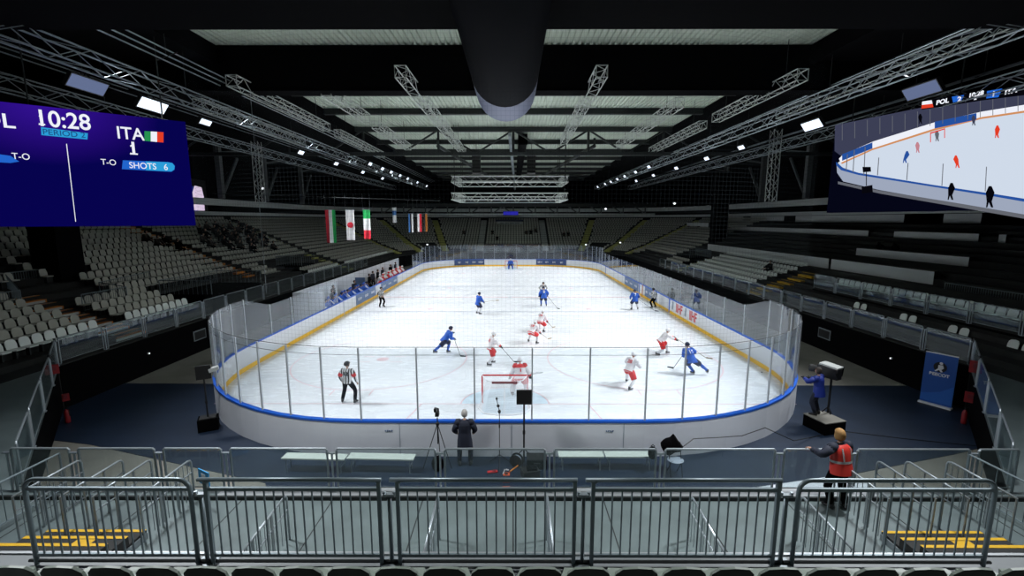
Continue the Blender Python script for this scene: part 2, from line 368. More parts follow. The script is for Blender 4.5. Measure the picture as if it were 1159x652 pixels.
# two red lettered marks with a small grey emblem on the right boards
for yc in (34.3, 31.6):
    flat_text('IIHF', .95, 'text_red', boards, (CX+HW-.008, yc-.15, .66), (PI/2, 0, -PI/2), bold=.02, sx=.85)
    mb = MB(); mb.box((CX+HW-.01, yc+1.15, .7), (.008, .1, .6), 'text_grey'); mb.box((CX+HW-.01, yc+1.32, .62), (.008, .14, .4), 'text_grey'); mb.tube((CX+HW-.014, yc+1.22, .95), (CX+HW-.006, yc+1.22, .95), .12, 12, 'text_grey'); mb.build('emblem', None, boards)
# gates and panel seams
mb = MB()
for y in (36.3, 45.2, 62): mb.bx(CX+HW-.03, CX+HW-.003, y-.09, y+.09, .0, BH, 'board_blue')
mb.build('gate_edge', None, boards)
mb = MB(); mb.bx(CX-HW+.003, CX-HW+.03, 35.1, 35.22, 0, BH, 'mark_dark'); mb.bx(CX-HW+.003, CX-HW+.02, 52.3, 52.4, 0, BH, 'mark_dark'); mb.bx(CX+HW-.04, CX+HW-.003, 44.0, 44.14, 0, BH, 'orange'); mb.build('gate_edge', None, boards)
for x in (-3.6, -.05, 3.5): mb = MB(); mb.bx(x-.008, x+.008, Y0-.122, Y0-.116, 0, BH-.1, 'text_grey'); mb.build('panel_seam', None, boards)
for x in (-3.95, 3.05):
    mb = MB(); squiggles(mb, [x], .83, .26, .07, Y0-.124, 'x', 'ad_grey', 3); mb.build('maker_mark', None, boards)

# ================================================================== SAFETY NET above the end glass
def net_strip(path, z0, z1, name, m, parent=None, sub=6):
    P2 = path; S = plen(P2, False); vs = []; uv = []
    for (x, y), s in zip(P2, S):
        for z in (z0, z1): vs.append((x, y, z)); uv.append((s, z))
    fs = [(2*i, 2*i+2, 2*i+3, 2*i+1) for i in range(len(P2)-1)]
    me = bpy.data.meshes.new(name); me.from_pydata(vs, [], fs); l = me.uv_layers.new(name='UVMap')
    for li in me.loops: l.data[li.index].uv = uv[li.vertex_index]
    me.materials.append(G[m]); return link(name, me, parent)
net = thing('safety_net', 'thin grid safety net hanging above the glass at the near end of the rink', 'net', (0, 0, 0))
pn = rrect(*RA, off=.08, n=10); k = 11
path = [(CX-HW-.08, 24.4)] + [p for p in pn[3*k:4*k]] + pn[:k] + [(CX+HW+.08, 24.4)]
net_strip(path, 3.52, 14.8, 'netting', 'net_dark', net)
mb = MB(); mb.path([(x, y, 3.55) for x, y in path], .010, 5, 'dark_steel'); mb.path([(x, y, 3.3) for x, y in path], .007, 5, 'dark_steel'); mb.build('cable', None, net)
mb = MB(); mb.tube((path[0][0], path[0][1], 3.5), (path[0][0], path[0][1], 14.8), .012, 5, 'steel'); mb.build('edge_rope', None, net)

# ================================================================== GOALS
def goal(gy, d, label):
    g = thing('hockey_goal', label, 'goal', (CX, gy, 0), 0 if d > 0 else PI)
    # local: mouth faces +Y, net goes to -Y
    mb = MB(); mb.path([(-.915, 0, 0), (-.915, 0, 1.19), (-.89, 0, 1.22), (.89, 0, 1.22), (.915, 0, 1.19), (.915, 0, 0)], .032, 10, 'red'); mb.build('post_frame', None, g)
    mb = MB(); base = [(-.915, 0, .03), (-1.05, -.5, .03), (-.8, -.98, .03), (-.3, -1.1, .03), (.3, -1.1, .03), (.8, -.98, .03), (1.05, -.5, .03), (.915, 0, .03)]
    mb.path(base, .03, 8, 'goal_white'); mb.path([(-.9, 0, 1.2), (-.72, -.45, 1.16), (-.5, -.56, 1.14), (.5, -.56, 1.14), (.72, -.45, 1.16), (.9, 0, 1.2)], .022, 8, 'goal_white')
    mb.path([(0, -.56, 1.14), (0, -.9, .55), (0, -1.1, .04)], .018, 6, 'goal_white'); mb.build('base_frame', None, g)
    mb = MB(); mb.path([(-.5, -.58, 1.12), (.5, -.58, 1.12)], .05, 8, 'dark_red'); mb.build('padding', None, g)
    top = [(-.9, 0, 1.2), (-.72, -.45, 1.16), (-.5, -.56, 1.14), (-.2, -.56, 1.14), (.2, -.56, 1.14), (.5, -.56, 1.14), (.72, -.45, 1.16), (.9, 0, 1.2)]
    vs = [Vector(p) for p in base]+[Vector(p) for p in top]; fs = [(i, i+1, i+9, i+8) for i in range(7)]+[tuple(range(8, 16))]
    me = bpy.data.meshes.new('net'); me.from_pydata(vs, [], fs); l = me.uv_layers.new(name='UVMap')
    S = plen([(p[0], p[1]) for p in base], False)
    for li in me.loops:
        i = li.vertex_index; p = vs[i]
        l.data[li.index].uv = (S[i % 8], p.z)
    for pl in me.polygons:
        if len(pl.vertices) > 4:
            for li in pl.loop_indices: q = vs[me.loops[li].vertex_index]; l.data[li].uv = (q.x, q.y)
    me.materials.append(G['goal_net']); link('net', me, g); return g
goal(G1, 1, 'red framed ice hockey goal with white net nearest the camera'); goal(G2, -1, 'small red framed ice hockey goal at the far end of the ice')
mb = MB(); mb.lathe([(.038, -.0127), (.038, .0127)], (0, 0, 0), 18, 'black_rubber'); p = mb.build('puck', None, None, loc=(12.25, 21.6, .0157)); tag(p, 'small black puck beside the yellow kick plate of the right boards', 'puck')
# ================================================================== PEOPLE
def ik(a, t, l1, l2, pole):
    a = Vector(a); t = Vector(t); d = t-a; L = d.length
    if L > (l1+l2)*.995: t = a+d*((l1+l2)*.995/L); d = t-a; L = d.length
    L = max(L, abs(l1-l2)+.01); dn = d.normalized(); x = (l1*l1-l2*l2+L*L)/(2*L); h = math.sqrt(max(0, l1*l1-x*x))
    p = Vector(pole); p = p-dn*p.dot(dn)
    if p.length < 1e-4: p = dn.orthogonal()
    return a+dn*x+p.normalized()*h, t
def skin(nodes, edges, root, mats, classify=None, sub=1, name='body', smooth=True):
    names = list(nodes); idx = {n: i for i, n in enumerate(names)}
    bm = bmesh.new(); ly = bm.verts.layers.skin.verify(); vs = [bm.verts.new(nodes[n][0]) for n in names]
    for a, b in edges: bm.edges.new((vs[idx[a]], vs[idx[b]]))
    for n, v in zip(names, vs):
        r = nodes[n][1]; r = r if isinstance(r, tuple) else (r, r)
        v[ly].radius = r; v[ly].use_root = (n == root)
    me = bpy.data.meshes.new('tmp'); bm.to_mesh(me); bm.free()
    o = bpy.data.objects.new('tmp', me); C.objects.link(o)
    s = o.modifiers.new('s', 'SKIN'); s.use_smooth_shade = smooth; s.branch_smoothing = .6
    if sub: u = o.modifiers.new('u', 'SUBSURF'); u.levels = sub
    bpy.context.view_layer.update()
    res = bpy.data.meshes.new_from_object(o.evaluated_get(bpy.context.evaluated_depsgraph_get())); res.name = name
    bpy.data.objects.remove(o); bpy.data.meshes.remove(me)
    res.materials.clear()
    for m in mats: res.materials.append(G[m] if isinstance(m, str) else m)
    if classify:
        for p in res.polygons: p.material_index = classify(p.center)
    return res
def segd(p, a, b):
    ab = b-a; t = max(0, min(1, (p-a).dot(ab)/max(1e-9, ab.length_squared))); return (p-a-ab*t).length
def joints(pose, s=1.0, skates=False):
    g = pose.get; J = {}; an = .10+(.05 if skates else 0)
    P = Vector((g('px', 0), g('py', 0), g('ph', .93))); le = math.radians(g('lean', 3)); tw = math.radians(g('twist', 0)); sl = math.radians(g('side', 0))
    d = Vector((sin(sl), sin(le)*cos(sl), cos(le)*cos(sl))).normalized()
    right = Vector((cos(tw), sin(tw), 0)); 
    hr = Vector((1, 0, 0))
    J['P'] = P; J['W'] = P+d*.16; J['C'] = P+d*.36; J['N'] = P+d*.52
    for sd, k in ((-1, 'L'), (1, 'R')):
        J['sh'+k] = P+d*.46+right*sd*.185; J['hip'+k] = P+hr*sd*.1-Vector((0, 0, .04))
        f = Vector(g('f'+k, (sd*.13, 0, 0))); ft = f+Vector((0, 0, an))
        J['kn'+k], J['an'+k] = ik(J['hip'+k], ft, .43, .43, g('kp'+k, (sd*.25, 1, .1)))
        fd = Vector(g('fd'+k, (sd*.25, 1, 0))).normalized(); J['to'+k] = J['an'+k]+fd*.17-Vector((0, 0, .055)); J['fd'+k] = fd
        h = Vector(g('h'+k, (sd*.28, .08, P.z-.08)))
        J['el'+k], J['wr'+k] = ik(J['sh'+k], h, .29, .26, g('ep'+k, (sd*.8, -1, -.2)))
        hd = (J['wr'+k]-J['el'+k]).normalized(); J['ha'+k] = J['wr'+k]+hd*.08; J['hd'+k] = hd
    hp = math.radians(g('hp', g('lean', 3)*.35)); hy = math.radians(g('hy', 0))
    hdir = Vector((0, sin(hp), cos(hp))); J['N2'] = J['N']+hdir*.07+Vector((0, .01, 0)); J['H'] = J['N']+hdir*.175+Vector((0, .025, 0))
    J['HR'] = Matrix.Rotation(-hy, 3, 'Z') @ Matrix.Rotation(-hp, 3, 'X'); J['d'] = d; J['right'] = right
    return J
def head_mesh(mb, J, m='skin'):
    R = J['HR']
    def f(p):
        x, y, z = p
        if y > 0:                                    # face side
            y *= .93
            if z < -.02: y += .012*min(1, (-z-.02)/.06)      # chin forward
            if abs(z+.012) < .03 and abs(x) < .022: y += .022*(1-abs(x)/.022)   # nose
            if abs(z-.018) < .016 and .015 < abs(x) < .05: y -= .010           # eye sockets
            if abs(z+.055) < .008 and abs(x) < .03: y -= .004
        if z < -.03: x *= 1-.35*min(1, (-z-.03)/.09)
        return Vector((x, y, z))
    mb.ell(J['H'], (.076, .098, .118), m, 20, 16, R, f)
    for sd in (-1, 1): mb.ell(J['H']+R @ Vector((sd*.077, -.005, -.005)), (.010, .022, .032), m, 8, 6, R)
def person(name, label, loc, rz, pose, fit, group=None, scale=1.0, detail=0):
    """fit: top, legs, shins, shoes, helmet, hair, gloves, shorts, number"""
    sk = fit.get('skates', False); J = joints(pose, skates=sk); k_ = fit.get('bulk', 1.0)
    t = thing(name, label, 'person', loc, rz, group); t.scale = (scale,)*3
    nodes = {'P': (J['P'], .125), 'W': (J['W'], .115), 'C': (J['C'], .135), 'N': (J['N'], .065), 'N2': (J['N2'], .052)}
    edges = [('P', 'W'), ('W', 'C'), ('C', 'N'), ('N', 'N2')]
    for k in 'LR':
        for n, r in (('sh', .062), ('el', .045), ('wr', .032), ('ha', .034), ('hip', .095), ('kn', .062), ('an', .042), ('to', .034)): nodes[n+k] = (J[n+k], r)
        edges += [('C', 'sh'+k), ('sh'+k, 'el'+k), ('el'+k, 'wr'+k), ('wr'+k, 'ha'+k), ('P', 'hip'+k), ('hip'+k, 'kn'+k), ('kn'+k, 'an'+k), ('an'+k, 'to'+k)]
    segs = []
    for k in 'LR': segs += [(J['sh'+k], J['el'+k], 1), (J['el'+k], J['wr'+k], 1), (J['wr'+k]+J['hd'+k]*.03, J['ha'+k]+J['hd'+k]*.1, 0), (J['hip'+k], J['kn'+k], 2), (J['kn'+k]-Vector((0, 0, .04)), J['an'+k], 3), (J['an'+k], J['to'+k], 3)]
    segs += [(J['P'], J['N'], 1), (J['N'], J['H'], 0)]
    def cl(c): return min(segs, key=lambda s: segd(c, s[0], s[1]))[2]
    body = skin(nodes, edges, 'P', ['skin', fit['top'], fit['legs'], fit.get('shins', fit['legs'])], cl, 1)
    mb = MB(); head_mesh(mb, J, 0)
    if not fit.get('gloves') and group is None:
        for k, sd in (('L', -1), ('R', 1)):
            hd = J['hd'+k]; side = hd.cross(Vector((0, 0, 1))); side = side.normalized() if side.length > .2 else Vector((1, 0, 0)); dn = side.cross(hd); dn = -dn if dn.z > 0 else dn
            for q in range(4):
                b = J['ha'+k]+side*(q-1.5)*.021-hd*.01; L = (.028, .034, .032, .025)[q]; p1 = b+hd*.035; p2 = p1+hd*L*.8+dn*L*.6; p3 = p2+hd*L*.2+dn*L*.8
                mb.path([b, p1, p2, p3], [.0105, .0095, .0088, .0065], 6, 0)
            b = J['wr'+k]+hd*.035-side*sd*.022; mb.path([b, b+hd*.03-side*sd*.02+dn*.014, b+hd*.055-side*sd*.022+dn*.03], [.013, .011, .008], 6, 0)
    hm = mb; hm.mats = []
    bm = bmesh.new(); bm.from_mesh(body); hme = bpy.data.meshes.new('h'); hme.from_pydata(hm.v, [], hm.f); hme.polygons.foreach_set('use_smooth', [True]*len(hme.polygons)); bm.from_mesh(hme); bm.to_mesh(body); bm.free(); bpy.data.meshes.remove(hme)
    link('body', body, t)
    # upper garment: a lofted trunk with sleeves
    d, rt = J['d'], J['right']; fw = d.cross(rt).normalized(); b = fit.get('puff', 1.0); top = fit['top']; hl = fit.get('hem', .12)
    def loft(mb, rings, m, n=18, mf=None):
        vs = []
        for c, rx, ry in rings: vs += [c+rt*(rx*cos(2*PI*i/n))+fw*(ry*sin(2*PI*i/n)) for i in range(n)]
        for k in range(len(rings)-1): mb.add(vs[k*n:(k+2)*n], [(i, (i+1) % n, n+(i+1) % n, n+i) for i in range(n)], mf(k) if mf else m)
        mb.add(vs[:n], [tuple(range(n-1, -1, -1))], m); mb.add(vs[-n:], [tuple(range(n))], mf(len(rings)-2) if mf else m)
    P_ = J['P']; yk = fit.get('yoke') or top; band = fit.get('trim') or top
    RG = [(P_-d*hl, .205*b, .165*b), (P_-d*(hl-.05), .203*b, .165*b), (P_, .185*b, .152*b), (P_+d*.14, .168*b, .135*b), (P_+d*.28, .185*b, .142*b), (P_+d*.38, .202*b, .138*b), (P_+d*.455, .19*b, .115*b), (P_+d*.50, .13*b, .09*b), (P_+d*.535, .072, .07)]
    gm = MB(); loft(gm, RG, top, 18, lambda k: band if k == 0 else (yk if k >= 5 else top))
    for k, sd in (('L', -1), ('R', 1)):
        a, e, w_ = J['sh'+k], J['el'+k], J['el'+k].lerp(J['wr'+k], .94); sl = fit.get('sleeve') or top; inn = a-rt*sd*.06
        gm.path([inn, a+(a-inn)*.1, a.lerp(e, .3)], [.085*b, .098*b, .092*b], 12, yk); gm.path([a.lerp(e, .25), a.lerp(e, .6), e.lerp(a, .12), e.lerp(w_, .12), e.lerp(w_, .6)], [.093*b, .085*b, .078*b, .076*b, .066*b], 12, sl); gm.path([e.lerp(w_, .58), w_], [.067*b, .057*b], 12, fit.get('trim') or sl)
    gmesh = gm.mesh(fit.get('topname', 'jersey'), None, True); gob = link(fit.get('topname', 'jersey'), gmesh, t); gm = gmesh
    # lower garment
    lg = fit.get('shorts'); lo = MB(); lm = lg or fit['legs']; sb_ = b if lg else 1.0
    lo.ell(P_-Vector((0, 0, .02)), (.17*sb_, .135*sb_, .13), lm, 16, 10)
    for k in 'LR':
        h_, kn, an = J['hip'+k], J['kn'+k], J['an'+k]
        if lg: lo.path([h_+(h_-kn)*.1, h_.lerp(kn, .25), h_.lerp(kn, .6), h_.lerp(kn, .93)], [.11*b, .125*b, .115*b, .105*b], 14, lm)
        else: lo.path([h_+(h_-kn)*.08, h_.lerp(kn, .3), h_.lerp(kn, .85), kn.lerp(an, .12), kn.lerp(an, .55), kn.lerp(an, .95)], [.095, .108, .082, .08, .074, .066], 14, lm)
    lo.build('shorts' if lg else 'trousers', None, t, True)
    if fit.get('pads'):
        for k in 'LR':
            mb = MB(); a, c = J['kn'+k]+Vector((0, .05, .12)), J['an'+k]+Vector((0, .05, 0)); mb.tube(a, c, .13, 8, fit['pads'], .12); mb.build('leg_pad', None, t, True)
    elif lg:
        for k in 'LR':
            mb = MB(); mb.path([J['kn'+k]+Vector((0, .0, .03)), J['kn'+k].lerp(J['an'+k], .4), J['an'+k]], [.075, .078, .055], 10, fit.get('shins')); mb.build('sock', None, t, True)
    # footwear
    for k in 'LR':
        an = J['an'+k]; fd = J['fd'+k]; z0 = an.z-.085; mb = MB(); sidev = Vector((fd.y, -fd.x, 0))
        mb.path([an+Vector((0, 0, .05)), an-fd*.02-Vector((0, 0, .03))], [.055, .052], 10, fit.get('shoe', 'leather'))
        mb.path([an-fd*.06-Vector((0, 0, .05)), an+fd*.05-Vector((0, 0, .045)), an+fd*.15-Vector((0, 0, .06)), an+fd*.2-Vector((0, 0, .065))], [.042, .046, .04, .022], 10, fit.get('shoe', 'leather'))
        sh = mb.build('skate' if sk else 'shoe', None, t, True)
        if sk:
            mb = MB(); c = an+fd*.06-Vector((0, 0, .125)); mb.box(c, (.012, .27, .05), 'silver', rz=math.atan2(-fd.x, fd.y)); mb.build('blade', None, sh)
    R = J['HR']; H = J['H']
    if fit.get('helmet'):
        mb = MB(); mb.ell(H+R @ Vector((0, -.01, .022)), (.108, .132, .125), fit['helmet'], 18, 12, R, lambda p: Vector((p.x, p.y if p.y < .07 or p.z > .02 else .05, max(p.z, -.05)))); mb.tube(H+R @ Vector((-.1, 0, -.06)), H+R @ Vector((-.1, 0, .02)), .018, 6, fit['helmet']); mb.tube(H+R @ Vector((.1, 0, -.06)), H+R @ Vector((.1, 0, .02)), .018, 6, fit['helmet'])
        hob = mb.build('helmet', None, t, True)
        if fit.get('mask'):
            mb = MB()
            for q in range(-3, 4): mb.path([H+R @ Vector((q*.025, .135-abs(q)*.008, .04)), H+R @ Vector((q*.024, .145-abs(q)*.008, -.03)), H+R @ Vector((q*.02, .11, -.11))], .004, 5, 'silver')
            mb.build('cage', None, hob)
    if fit.get('hair'):
        L = fit.get('hairlen', 0)
        def hf(p):
            if p.y > .045 and p.z < .05: return Vector((p.x*.9, .045, p.z))
            return Vector((p.x*(1.0 if p.z > -.02 else 1.05+L*.3), p.y, p.z if p.z > 0 else max(p.z*(1+L), -.13 if L else -1)))
        mb = MB(); mb.ell(H+R @ Vector((0, -.012, .018)), (.098, .118, .128), fit['hair'], 18, 12, R, hf); mb.build('hair', None, t, True)
    if fit.get('gloves'):
        for k, sd in (('L', -1), ('R', 1)):
            mb = MB(); hd = J['hd'+k]; c = J['ha'+k]; side = hd.cross(Vector((0, 0, 1))); side = side.normalized() if side.length > .2 else Vector((1, 0, 0))
            mb.tube(J['wr'+k]-hd*.06, c, .058, 10, fit['gloves'], .062)
            for q in range(4): b0 = c+side*(q-1.5)*.03; mb.path([b0, b0+hd*.05, b0+hd*.07-Vector((0, 0, .035))], .017, 6, fit['gloves'])
            mb.path([c-side*sd*.05, c-side*sd*.07+hd*.05], .018, 6, fit['gloves']); mb.build('glove', None, t, True)
    if fit.get('bands'):
        for k in 'LR':
            mb = MB(); a = J['sh'+k].lerp(J['el'+k], .45); c = J['sh'+k].lerp(J['el'+k], .95); mb.tube(a, c, .098, 12, 'red', .09, False); mb.build('armband', None, t, True)
    if fit.get('number'):
        txt, m, size = fit['number']
        bmm = bmesh.new(); bmm.from_mesh(gm); tree = BVHTree.FromBMesh(bmm); bmm.free()
        tm = text_mesh(txt, size, 0, bold=.006); up = J['d']; rt = J['right']; back = up.cross(rt)      # points forward
        cen = J['C']-up*.02+Vector((0, 0, 0)); ok = True
        for v in tm.vertices:
            q = cen+rt*v.co.x+up*v.co.y; h = tree.ray_cast(q-back*.6, back)
            v.co = (h[0]-back*.03) if h[0] is not None else (q-back*.2)
        tm.materials.append(G[m]); link('back_number', tm, t)
    return t, J
def world(t, p):
    return Matrix.Translation(t.location) @ Matrix.Rotation(t.rotation_euler.z, 4, 'Z') @ Matrix.Scale(t.scale[0], 4) @ Vector(p)
def stick(p_top, p_blade, dirx, label, m='wood', goalie=False):
    """hockey stick from the top hand to the heel on the ice; dirx = blade direction"""
    a = Vector(p_top); b = Vector(p_blade); s = thing('hockey_stick', label, 'hockey stick', tuple(b)); d = Vector(dirx).normalized()
    mb = MB(); mb.tube(a-b, (0, 0, .02), .014, 6, m); 
    if goalie: mb.tube((a-b)*.45, (0, 0, .03), .035, 6, 'white')
    mb.build('shaft', None, s)
    mb = MB(); w = .04; vs = []
    for k in range(5):
        u = k/4; c = d*(.30*u)+Vector((-d.y, d.x, 0))*(.03*u*u)
        for z in (.0, .075-.02*u): 
            for q in (-.006, .006): vs.append(c+Vector((-d.y, d.x, 0))*q+Vector((0, 0, z)))
    fs = []
    for k in range(4):
        A, B_ = 4*k, 4*k+4; fs += [(A, B_, B_+2, A+2), (A+1, A+3, B_+3, B_+1), (A+2, B_+2, B_+3, A+3), (A, A+1, B_+1, B_)]
    fs += [(0, 2, 3, 1), (16, 17, 19, 18)]
    mb.add(vs, fs, m if not goalie else 'white'); mb.build('blade', None, s); return s
BLUE = dict(top='jersey_blue', legs='navy', shins='jersey_blue', shorts='navy', skates=True, helmet='navy', gloves='navy', hem=.2, puff=1.22, number=('8', 'white', .34))
RED = dict(top='jersey_white', legs='red', shins='sock_white', shorts='red', skates=True, helmet='white', gloves='black_rubber', trim='red', hem=.12, puff=1.2, number=('19', 'text_red', .26))
REF = dict(top='stripes', legs='black_cloth', skates=True, helmet='black_rubber', hem=.06)
def F(base, **k): d = dict(base); d.update(k); return d
# poses
GLIDE = dict(ph=.90, lean=22, fL=(-.2, .1, 0), fR=(.22, -.05, 0), hL=(-.18, .45, .95), hR=(.25, .4, .85))
CROUCH = dict(ph=.74, lean=48, fL=(-.32, .12, 0), fR=(.32, -.02, 0), hL=(-.12, .62, .72), hR=(.22, .55, .62), py=-.12)
STAND = dict(ph=.95, lean=3, fL=(-.2, 0, 0), fR=(.2, 0, 0))
people = {}
# --- the long striding blue skater on the left, going to the right and away
t, J = person('hockey_player', 'player in blue striding to the right, alone left of the near goal', (-3.9, 24.6, 0), -PI/2+.5, dict(ph=.86, lean=40, py=.1, fL=(-.15, .30, 0), fR=(.25, -.82, .08), hL=(-.22, .62, 1.12), hR=(.2, .55, .88), kpR=(.2, 1, -.3), hp=5), F(BLUE, number=None))
w = world(t, J['haR']); stick(w+Vector((-.05, 0, .1)), (-2.9, 24.2, 0), (1, -.2, 0), 'stick held by the blue player striding left of the near goal', 'black_rubber')
# --- white/red skaters
t, J = person('hockey_player', 'player in white and red upright left of the goalkeeper, stick out to the right', (-1.15, 22.8, 0), -PI/2+.35, dict(ph=.93, lean=12, fL=(-.18, .12, 0), fR=(.18, -.22, 0), hL=(-.2, .42, 1.02), hR=(.12, .5, .95), hp=10), RED)
w = world(t, J['haL']); stick(w, (.05, 23.2, 0), (1, -.1, 0), 'dark stick pointing right from the player left of the goalkeeper', 'black_rubber')
t, J = person('hockey_player', 'bent player in white and red, lower of the two above the goalkeeper', (1.15, 26.9, 0), -.55, CROUCH, RED)
w = world(t, J['haL']); stick(w, (2.2, 27.9, 0), (.8, .5, 0), 'stick of the lower of the two bent players above the goalkeeper')
t, J = person('hockey_player', 'player in white and red crouching just below the blue player in the middle', (1.85, 29.9, 0), -.5, dict(CROUCH, lean=42, fL=(-.15, .1, 0), fR=(.3, -.2, 0)), RED)
w = world(t, J['haR']); stick(w, (2.75, 31.0, 0), (.7, .6, 0), 'stick of the player crouching just below the blue player in the middle')
t, J = person('hockey_player', 'player in blue standing in the middle just in front of the referee', (2.65, 38.9, 0), .15, dict(GLIDE, ph=.93, lean=15, hL=(-.36, .2, .95), hR=(.36, .2, .95)), F(BLUE, puff=1.3))
stick(world(t, J['haR']), (3.75, 37.9, 0), (.5, -.8, 0), 'stick reaching down right from the blue player in the middle', 'black_rubber')
t, J = person('hockey_player', 'player in blue standing upright alone, left of the middle of the ice', (-2.8, 35.6, 0), -.9, dict(STAND, lean=12, hL=(-.2, .4, 1.0), hR=(.12, .46, .95)), F(BLUE, number=None, shins='sock_white'))
stick(world(t, J['haL'])+Vector((0, 0, -.05)), (-1.45, 36.6, .9), (1, .3, .0), 'raised stick of the lone blue player left of the middle')
t, J = person('hockey_player', 'player in blue seen from behind next to the right boards', (10.15, 37.4, 0), .05, dict(GLIDE, lean=18, hL=(-.3, .3, .95), hR=(.3, .3, .95), fL=(-.26, 0, 0), fR=(.26, 0, 0)), F(BLUE, number=('7', 'white', .34), shins='sock_white'))
stick(world(t, J['haR']), (11.7, 36.9, 0), (.6, -.3, 0), 'stick on the ice of the blue player next to the right boards', 'black_rubber')
t, J = person('hockey_player', 'player in white and red with feet wide apart, nearest on the right', (5.2, 19.65, 0), -PI/2+.75, dict(ph=.80, lean=30, fL=(-.38, .42, 0), fR=(.32, -.42, 0), hL=(-.2, .5, 1.05), hR=(.25, .48, .95), kpL=(-.6, 1, 0), kpR=(.6, 1, 0)), F(RED, number=('28', 'text_red', .24)))
t, J = person('hockey_player', 'player in white and red reaching a stick towards the blue player on the right', (8.35, 24.6, 0), -PI/2+.05, dict(ph=.80, lean=40, py=-.15, fL=(-.15, .28, 0), fR=(.15, -.42, 0), hL=(-.15, .62, .95), hR=(.12, .72, .85), hp=5), F(RED, number=None))
stick(world(t, J['haL']), (10.0, 22.8, .35), (.7, -.5, 0), 'stick stretched out towards the blue player on the right')
t, J = person('hockey_player', 'player in blue leaning left with one leg stretched out, right circle', (8.85, 21.25, 0), .25, dict(ph=.82, lean=22, side=-12, px=-.28, fL=(-.05, .1, 0), fR=(.62, -.3, 0), hL=(-.5, .3, 1.0), hR=(.1, .45, 1.0), kpR=(.3, 1, 0)), F(BLUE, number=('16', 'white', .26)))
stick(world(t, J['haL']), (8.1, 22.2, 0), (-.6, .6, 0), 'stick of the blue player leaning left in the right circle', 'black_rubber')
# --- goalkeepers
t, J = person('goalkeeper', 'goalkeeper in white with red shoulders standing in front of the near goal', (.3, 18.55, 0), .1, dict(ph=.86, lean=16, fL=(-.32, .05, 0), fR=(.3, 0, 0), hL=(-.38, .3, .8), hR=(.42, .15, .85), kpL=(-.2, 1, 0)), F(RED, puff=1.35, sleeve='jersey_white', yoke='red', pads='white', gloves='black_rubber', mask=True, number=('1', 'text_red', .4)))
stick(world(t, J['haR'])+Vector((-.05, .1, .1)), (1.0, 18.95, .85), (1, .2, 0), 'stick held out to the right by the near goalkeeper', 'black_rubber', True)
t, J = person('goalkeeper', 'small goalkeeper in blue standing in the far goal', (-.4, 68.6, 0), PI, dict(ph=.86, lean=12, fL=(-.3, .05, 0), fR=(.3, 0, 0), hL=(-.42, .25, .8), hR=(.42, .25, .8)), F(BLUE, puff=1.35, sleeve='jersey_blue', pads='blue', helmet='white', number=None))
# --- officials
person('referee', 'referee with red armbands and black helmet seen from behind, near left', (-6.75, 17.75, 0), -.1, dict(STAND, ph=.94, fL=(-.26, 0, 0), fR=(.3, -.05, 0), hL=(-.3, .12, .92), hR=(.32, .18, .86), hy=40), F(REF, bands=True, number=('12', 'black_cloth', .2)))
person('linesman', 'linesman in stripes standing at the left boards below the benches', (-11.35, 38.5, 0), -PI/2-.6, dict(STAND, hL=(-.12, .12, 1.0), hR=(.12, .12, 1.0)), REF)
person('linesman', 'linesman in stripes standing against the right boards', (12.0, 38.2, 0), .7, dict(STAND, ph=.9, lean=10, fL=(-.26, 0, 0), fR=(.26, 0, 0), hL=(-.2, .15, .95), hR=(.2, .15, .95)), REF)
person('referee', 'referee in stripes bent forward behind the blue player in the middle', (2.85, 43.0, 0), PI, dict(ph=.86, lean=28, fL=(-.26, 0, 0), fR=(.26, 0, 0), hL=(-.3, .3, .9), hR=(.3, .3, .9)), REF)
# --- off the ice, near end
MAN = dict(top='coat_navy', legs='coat_navy', hair='hair_grey', hem=.30, puff=1.12, topname='coat', shoe='leather')
person('person', 'grey-haired person in a dark coat standing at the boards, seen from behind', (-1.48, 13.05, -.03), .05, dict(STAND, ph=.95, lean=2, fL=(-.17, 0, 0), fR=(.17, 0, 0), hL=(-.27, .22, .98), hR=(.27, .22, .98), hp=8), MAN, detail=1)
t, J = person('person', 'blond steward in a red safety vest leaning on the lower railing at right', (7.3, 9.45, 1.0), .12, dict(STAND, ph=.95, lean=10, twist=6, fL=(-.14, 0, 0), fR=(.16, -.05, 0), hL=(-.46, .30, 1.24), hR=(.2, .42, 1.14), epL=(-1, -.6, -.6), epR=(1, -.6, -.6), hp=5), dict(top='coat_navy', legs='black_cloth', hair='hair_blond', hairlen=.35, hem=.12, puff=1.1, topname='jacket'), detail=1, scale=1.04)
def vest(t, J, b):
    d, rt = J['d'], J['right']; fw = d.cross(rt).normalized(); P_ = J['P']; n = 20; mb = MB()
    RG = [(P_-d*.12, .208*b, .172*b), (P_, .205*b, .168*b), (P_+d*.12, .195*b, .156*b), (P_+d*.2, .195*b, .156*b), (P_+d*.3, .2*b, .156*b), (P_+d*.4, .212*b, .15*b), (P_+d*.47, .17*b, .128*b), (P_+d*.515, .1*b, .09*b)]
    vs = []
    for c, rx, ry in RG: vs += [c+rt*(rx*cos(2*PI*i/n))+fw*(ry*sin(2*PI*i/n)) for i in range(n)]
    mb.add(vs, [(k*n+i, k*n+(i+1) % n, (k+1)*n+(i+1) % n, (k+1)*n+i) for k in range(len(RG)-1) for i in range(n)], 'vest_red'); v = mb.build('safety_vest', None, t, True)
    mb = MB(); vs = []
    for z in (.13, .18): vs += [P_+d*z+rt*(.2*b*cos(2*PI*i/n))+fw*(.161*b*sin(2*PI*i/n)) for i in range(n)]
    mb.add(vs, [(i, (i+1) % n, n+(i+1) % n, n+i) for i in range(n)], 'reflective')
    for sx in (-1, 1): mb.path([P_+d*.18+rt*sx*.09-fw*.146*b, P_+d*.32+rt*sx*.1-fw*.146*b, P_+d*.45+rt*sx*.1-fw*.125*b], .014, 6, 'reflective')
    mb.build('reflective_band', None, v)
vest(t, J, 1.12)
